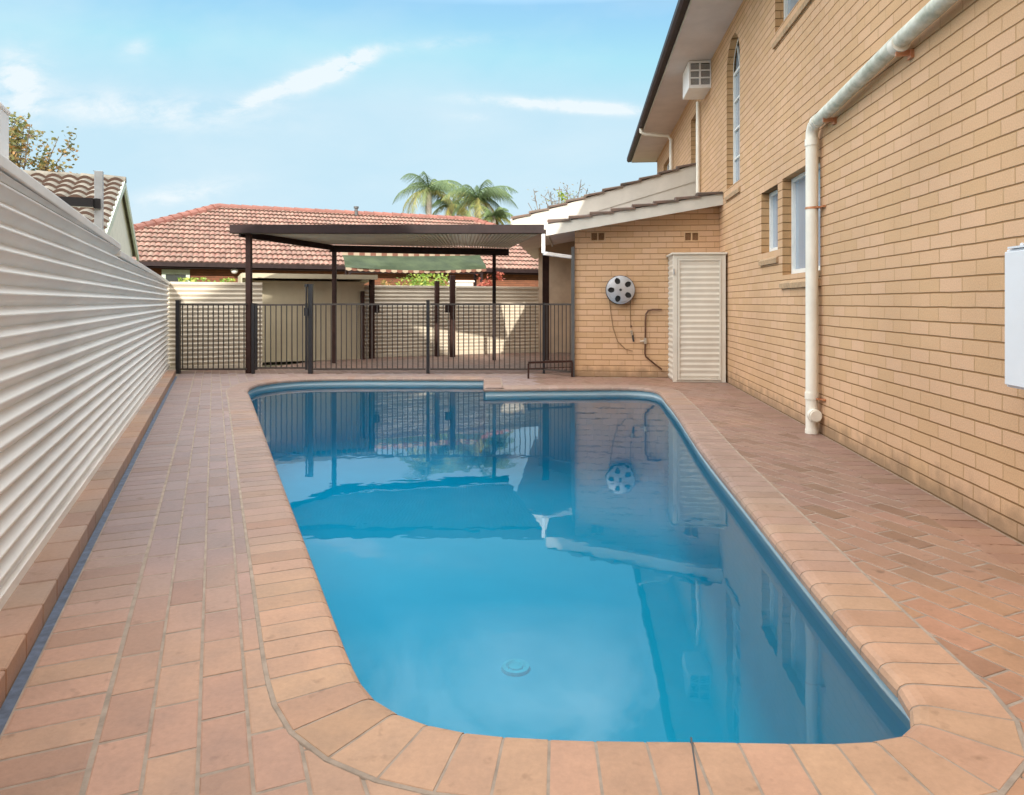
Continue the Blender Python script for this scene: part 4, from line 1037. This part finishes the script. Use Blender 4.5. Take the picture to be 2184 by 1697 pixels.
# a low front gable ridge bump
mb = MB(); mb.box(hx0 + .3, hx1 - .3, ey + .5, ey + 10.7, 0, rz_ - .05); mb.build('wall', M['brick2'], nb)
mb = MB(); mb.box(hx0, hx1, ey - .12, ey - .02, rz_ - .11, rz_ + .02); mb.build('gutter', M['dark'], nb)
mb = MB(); mb.box(hx0 + .02, hx1 - .02, ey - .018, ey + .48, rz_ - .16, rz_ - .13); mb.build('soffit', M['dark'], nb)
wx0, wx1 = solve_x(345, ey + .49), solve_x(405, ey + .49); wzt = H + (HY - 574) / F * fromG(wx0, ey)[1]; wzb = 1.5
mb = MB(); mb.box(wx0, wx1, ey + .44, ey + .495, wzt - .16, wzt); mb.box(wx0, wx0 + .12, ey + .44, ey + .495, wzb, wzt - .16); mb.box(wx1 - .12, wx1, ey + .44, ey + .495, wzb, wzt - .16); o = mb.build('window', M['barge'], nb)
mb = MB(); mb.box(wx0 + .12, wx1 - .12, ey + .47, ey + .49, wzb, wzt - .16); mb.build('pane', M['glass_dark'], o)
lxp = solve_x(500, ey + .2); zl = H + (HY - 577) / F * fromG(lxp, ey)[1]
mb = MB()
for k in range(6):
    a0, a1 = math.pi * k / 6 - math.pi / 2, math.pi * (k + 1) / 6 - math.pi / 2
    for j in range(10):
        b0, b1 = 2 * math.pi * j / 10, 2 * math.pi * (j + 1) / 10
        mb.face([(lxp + .12 * math.cos(a) * math.cos(b), ey + .2 + .12 * math.cos(a) * math.sin(b), zl + .12 * math.sin(a)) for a, b in ((a0, b0), (a1, b0), (a1, b1), (a0, b1))])
mb.build('lamp', M['white'], nb, smooth=True)

# green awning hung below the neighbour's eave
aw_ = empty('green_awning', 'green canvas awning with scalloped rust and cream edges beneath the red roof', 'awning', (0, 0, 0), PH)
ayb = 17.5
ax0, ax1 = solve_x(737, ayb), solve_x(1037, ayb)
def az(px, py, yl): x_ = solve_x(px, yl); return H + (HY - py) / F * fromG(x_, yl)[1]
zt0, zb0 = az(737, 545, ayb + .5), az(737, 571, ayb); zt1, zb1 = az(1037, 545, ayb + .5), az(1037, 574, ayb)
n = 26; mb = MB(); ms = MB(); 
for k in range(n):
    t0, t1 = k / n, (k + 1) / n
    def top(t): return Vector((ax0 + (ax1 - ax0) * t, ayb + .5, zt0 + (zt1 - zt0) * t - .03 * math.sin(math.pi * t)))
    def bot(t): return Vector((ax0 + (ax1 - ax0) * t, ayb, zb0 + (zb1 - zb0) * t - .06 * math.sin(math.pi * t)))
    for i in range(4):
        s0, s1 = i / 4, (i + 1) / 4; 
        def mid(t, s): p = top(t).lerp(bot(t), s); p.y -= .05 * math.sin(math.pi * s) + .07 * math.sin((t - .5) * 26 * (1 - .5 * s)) * (.3 + .7 * s); return p
        mb.face([mid(t0, s0), mid(t1, s0), mid(t1, s1), mid(t0, s1)])
    sc_ = k % 2
    for base, d_, pr_ in ((top, .10, 1), (bot, -.08, -1)):
        P = [base(t0), base(t1)]; 
        off = Vector((0, -.012, 0)); q0 = P[0] + Vector((0, 0, d_ * .7)); q1 = P[1] + Vector((0, 0, d_ * .7)); qm = (P[0] + P[1]) / 2 + Vector((0, 0, d_))
        ms.face([P[0] + off, P[1] + off, q1 + off, qm + off, q0 + off], m=sc_)
mb.build('canopy', M['awning'], aw_, smooth=False)
ms.build('valance', [M['stripe_w'], M['stripe_r']], aw_)
mb = MB()
mb.beam(bot(0) + Vector((.1, .05, -.10)), bot(1) + Vector((-.1, .05, -.10)), .05, .08)
for t in (.03, .97):
    p = bot(t); mb.box(p.x - .03, p.x + .03, p.y + .03, p.y + .09, 0, p.z - .06)
    p = top(t); mb.box(p.x - .03, p.x + .03, p.y + .03, p.y + .09, 0, p.z - .02)
mb.build('frame', M['dark'], aw_)

# pale box unit above the fence
bx0 = solve_x(973, 16.2); bx1 = solve_x(1010, 16.2)
wb = empty('water_tank', 'pale cream slab sided tank peeping over the back fence', 'tank', (*G2(bx0, 16.2), 0), PH)
mb = MB(); mb.box(0, bx1 - bx0, 0, .6, 0, az(973, 602, 16.2)); bevel(mb.build('tank', M['cream_paint'], wb), .02)
mb = MB(); mb.box(-.02, bx1 - bx0 + .02, -.02, .62, az(973, 602, 16.2) + .001, az(973, 602, 16.2) + .04); mb.build('lid', M['cream'], wb)

# ------------------------------------------------------------------ foliage
def leaf(mb, p, size, d=None, r=None):
    d = d or Vector((random.gauss(0, 1), random.gauss(0, 1), random.gauss(0, .7))).normalized()
    s = d.cross(Vector((random.gauss(0, 1), random.gauss(0, 1), random.gauss(0, 1)))).normalized()
    mb.face([p - d * size * .5, p + s * size * .28, p + d * size * .5, p - s * size * .28], r)
def bush(name, label, cat, base, w, h, n, leafm, size=.07, group=None, dens=1.0, wide=None, stems=5):
    e = empty(name, label, cat, base, 0, group); mb = MB(); ms = MB(); cl = []
    for k in range(max(4, n // 60)):
        cl.append((Vector((random.uniform(-w, w), random.uniform(-(wide or w) , (wide or w)), random.uniform(.25, 1) * h)), random.uniform(.12, .3) * max(.35, min(w, h)) + .05))
    for k in range(n):
        c_, r_ = random.choice(cl); p = c_ + Vector((random.gauss(0, 1), random.gauss(0, 1), random.gauss(0, 1))) * r_ * .6
        p.z = min(max(p.z, .05), h * 1.02)
        leaf(mb, p, size * random.uniform(.6, 1.3), r=min(1, max(0, random.gauss(.35 + .35 * p.z / h, .2))))
    for c_, r_ in cl[:max(stems, 3)]:
        ms.tube([(c_.x * .2, c_.y * .2, 0), (c_.x * .6, c_.y * .6, c_.z * .5), tuple(c_)], [.02, .014, .006], 5)
    ms.build('stems', M['bark'], e); mb.build('foliage', M[leafm], e); return e
def gp_(px, py, Z): p = at(px, py, Z); return (p.x, p.y, 0)
# strip of yellow green leaves over the left back fence
p = G2(-1.0, 14.6); bush('hedge', 'yellow green shrub tops showing over the short back fence', 'hedge', (*G2(-.35, 14.2), 0), .62, 1.55, 2200, 'leaf_green', .08, wide=.3)
bush('shrub', 'rounded green shrub under the awning behind the back fence', 'shrub', gp_(900, 600, 16.6), .62, 1.78, 2400, 'leaf_green', .09)
bush('shrub', 'low russet shrub just right of the shed behind the back fence', 'shrub', gp_(830, 600, 16.4), .35, 1.62, 700, 'leaf_autumn', .08)
bush('red_shrub', 'red leaved shrub rising above the right end of the back fence', 'shrub', gp_(1046, 600, 17.2), .26, 1.92, 1500, 'leaf_red', .08)
# autumn tree
def branch_tree(name, label, base, h, crown_c, crown_r, nleaf, leafm, size, nbr=26, sparse=True, barkm='bark', tr=.16):
    e = empty(name, label, 'tree', base); mt_ = MB(); ml = MB(); tips = []
    mt_.tube([(0, 0, 0), (.1, 0, h * .3), (0, .1, h * .55)], [tr, tr * .75, tr * .55], 8)
    for k in range(nbr):
        u, v = random.uniform(0, 2 * math.pi), random.uniform(-.75, 1); rr = (1 - v * v) ** .5 if abs(v) < 1 else 0; q_ = random.uniform(.6, 1.03)
        tip = Vector(crown_c) + Vector((crown_r[0] * rr * math.cos(u), crown_r[1] * rr * math.sin(u), crown_r[2] * v)) * q_
        st_ = Vector((0, .1, h * random.uniform(.3, .55))); m1 = st_.lerp(tip, .5) + Vector((random.gauss(0, .15), random.gauss(0, .15), random.uniform(0, .3)))
        mt_.tube([st_, m1, tip], [tr * .32, tr * .18, .012], 5); tips.append((m1, tip))
        for j in range(5):
            s_ = random.uniform(.35, 1); a = m1.lerp(tip, s_); b = a + Vector((random.gauss(0, .4), random.gauss(0, .4), random.gauss(.15, .35))) * crown_r[0] * .28
            mt_.tube([a, b], [.016, .009], 4); tips.append((a, b))
    for k in range(nleaf):
        a, b = random.choice(tips); s_ = random.uniform(.3, 1.05); p = a.lerp(b, s_) + Vector((random.gauss(0, 1), random.gauss(0, 1), random.gauss(0, 1))) * .14
        leaf(ml, p, size * random.uniform(.6, 1.3), r=min(1, max(0, random.gauss(.62 - .28 * (p.z - crown_c[2]) / crown_r[2], .22))))
    mt_.build('trunk', M[barkm], e); 
    if nleaf: ml.build('crown', M[leafm], e)
    return e
tb = at(15, 340, 23)
branch_tree('autumn_tree', 'sparse tree with orange and green leaves above the left neighbour roof', (tb.x, tb.y, 0), 5.0, (0, 0, 5.4), (2.45, 2.0, 2.2), 5200, 'leaf_autumn', .16, 44)
tb = at(1200, 440, 27)
branch_tree('bare_tree', 'thin leafless tree with grey twigs above the wing roof', (tb.x, tb.y, 0), 4.4, (0, 0, 5.0), (1.35, 1.0, 1.25), 260, 'leaf_grey', .10, 26, tr=.09)
tb = at(1222, 440, 26)
bush('green_shrub', 'small green treetop just above the brown wing roof', 'shrub', (tb.x, tb.y, 0), .55, 5.3, 1500, 'leaf_green', .10)
# palms
def palm(label, px, py, Z, spread, nfr=17, lean=0):
    b = at(px, py, Z); e = empty('palm_tree', label, 'palm', (b.x, b.y, 0), 0, 'palms behind the red roof'); hh = b.z
    mt_ = MB(); mt_.tube([(lean, 0, 0), (lean * .5, 0, hh * .5), (0, 0, hh)], [.2, .16, .13], 9); mt_.build('trunk', M['palmbark'], e, smooth=True)
    ml = MB()
    for k in range(nfr):
        az_ = 2 * math.pi * k / nfr * 2.4 + random.uniform(-.2, .2); up = random.uniform(-.25, 1.15); Lf = spread * random.uniform(.85, 1.15); rr = min(1, max(0, random.gauss(.25 if up > .3 else .75, .18)))
        d = Vector((math.cos(az_), math.sin(az_), 0)); pts = []; p = Vector((0, 0, hh)); el = up; N_ = 14
        for i in range(N_ + 1):
            pts.append(p.copy()); p = p + (d * math.cos(el) + Vector((0, 0, math.sin(el)))) * Lf / N_; el -= .105 + .05 * i / N_
        side = d.cross(Vector((0, 0, 1)))
        ml.tube([pts[0], pts[5], pts[10], pts[-1]], [.03, .02, .012, .004], 4, r=rr)
        for i in range(1, N_ + 1):
            for q_ in range(3):
                c_ = pts[i - 1].lerp(pts[i], q_ / 3); t = (i + q_ / 3) / N_; ll = spread * .34 * math.sin(math.pi * min(1, t * .85 + .1)) + .05
                fw = (pts[i] - pts[i - 1]).normalized()
                for s_ in (-1, 1):
                    dr_ = (side * s_ * .8 + fw * .55 + Vector((0, 0, -.85 + random.uniform(-.4, .2)))).normalized(); tip = c_ + dr_ * ll; wv = fw * .022
                    ml.face([c_ - wv, c_ + wv, tip], min(1, max(0, rr + random.gauss(0, .1))))
    ml.build('fronds', M['leaf_palm'], e)
palm('left palm of the clump, tallest drooping crown above the red roof', 915, 402, 36, 2.2, 19)
palm('right palm of the clump, wide feathery crown beside the wing roof', 1018, 424, 34, 2.3, 20)
palm('middle palm of the clump, lower crown half hidden between two others', 963, 436, 37, 1.9, 14)
palm('small palm crown low at the right end of the red ridge', 1052, 462, 33, 1.3, 14)

# ------------------------------------------------------------------ left neighbour house
ln = empty('tiled_house', 'pale gabled house with weathered grey brown tiles beyond the left fence', 'house', (0, 0, 0), PH)
ax_, ay_ = toG(-9.0, 16.0); az_ = 3.95; hw = 3.1; drop = 1.55; Lr = 9
sl2 = math.atan(drop / hw); Vf = Vector((0, math.cos(sl2), math.sin(sl2))); 
mb = MB(); tiled_plane(mb, Vector((ax_ - Lr, ay_ - hw, az_ - drop)), Vector((1, 0, 0)), Vf, [(0, 0), (Lr, 0), (Lr, hw / math.cos(sl2)), (0, hw / math.cos(sl2))], tw=.30, tl=.33, amp=.07, step=.07)
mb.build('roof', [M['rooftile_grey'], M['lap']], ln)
mb = MB(); mb.face([(ax_ - Lr, ay_ - hw, az_ - drop - .01), (ax_, ay_ - hw, az_ - drop - .01), (ax_, ay_, az_ - .01), (ax_ - Lr, ay_, az_ - .01)]); mb.face([(ax_ - Lr, ay_ + hw, az_ - drop - .01), (ax_, ay_ + hw, az_ - drop - .01), (ax_, ay_, az_ - .01), (ax_ - Lr, ay_, az_ - .01)]); mb.build('roof_underlay', M['rooftile_grey'], ln)
mb = MB(); ridge(mb, (ax_ - Lr, ay_, az_ + .01), (ax_, ay_, az_ + .01), .13); mb.build('ridge_capping', M['rooftile_grey'], ln)
mb = MB(); gx_ = ax_ - .10
mb.face([(gx_, ay_ - hw + .35, 0), (gx_, ay_ + hw - .35, 0), (gx_, ay_ + hw - .35, az_ - drop + .15), (gx_, ay_, az_ - .03), (gx_, ay_ - hw + .35, az_ - drop + .15)])
mb.face([(gx_ - Lr, ay_ - hw + .35, 0), (gx_, ay_ - hw + .35, 0), (gx_, ay_ - hw + .35, az_ - drop + .1), (gx_ - Lr, ay_ - hw + .35, az_ - drop + .1)])
mb.build('wall', M['yellowwall'], ln)
mb = MB()
for s_ in (-1, 1): mb.beam((ax_ + .0, ay_ + s_ * (hw + .05), az_ - drop - .08), (ax_ + .0, ay_ + s_ * .02, az_ - .06), .05, .17)
mb.build('barge_board', M['barge'], ln)
# posts beyond the fence
b = at(6, 300, 2.75)
e = empty('square_post', 'tall thick white square post behind the fence at the left edge', 'post', (-2.15, 2.83, 0), PH); mb = MB(); mb.box(-.09, .055, -.07, .07, 0, at(0, 238, 2.85).z); mb.box(-.095, .06, -.075, .075, at(0, 238, 2.85).z + .0005, at(0, 238, 2.85).z + .02); bevel(mb.build('post', M['white'], e), .005)
pb = at(211, 400, 7.0)
e = empty('steel_post', 'slender grey steel post with dark cross arm behind the left fence', 'post', (pb.x, pb.y, 0), PH)
zt = at(211, 366, 7.0).z; mb = MB(); mb.box(-.038, .038, -.03, .03, 0, zt); mb.box(-.05, -.02, -.02, .02, zt + .0, zt + .0); bevel(mb.build('post', M['greypost'], e), .004)
za = at(211, 436, 7.0).z; mb = MB(); mb.box(-.36, -.04, -.10, -.035, za - .045, za + .045); mb.box(-.04, .02, -.05, -.031, za - .05, za + .05); mb.build('cross_arm', M['black'], e)
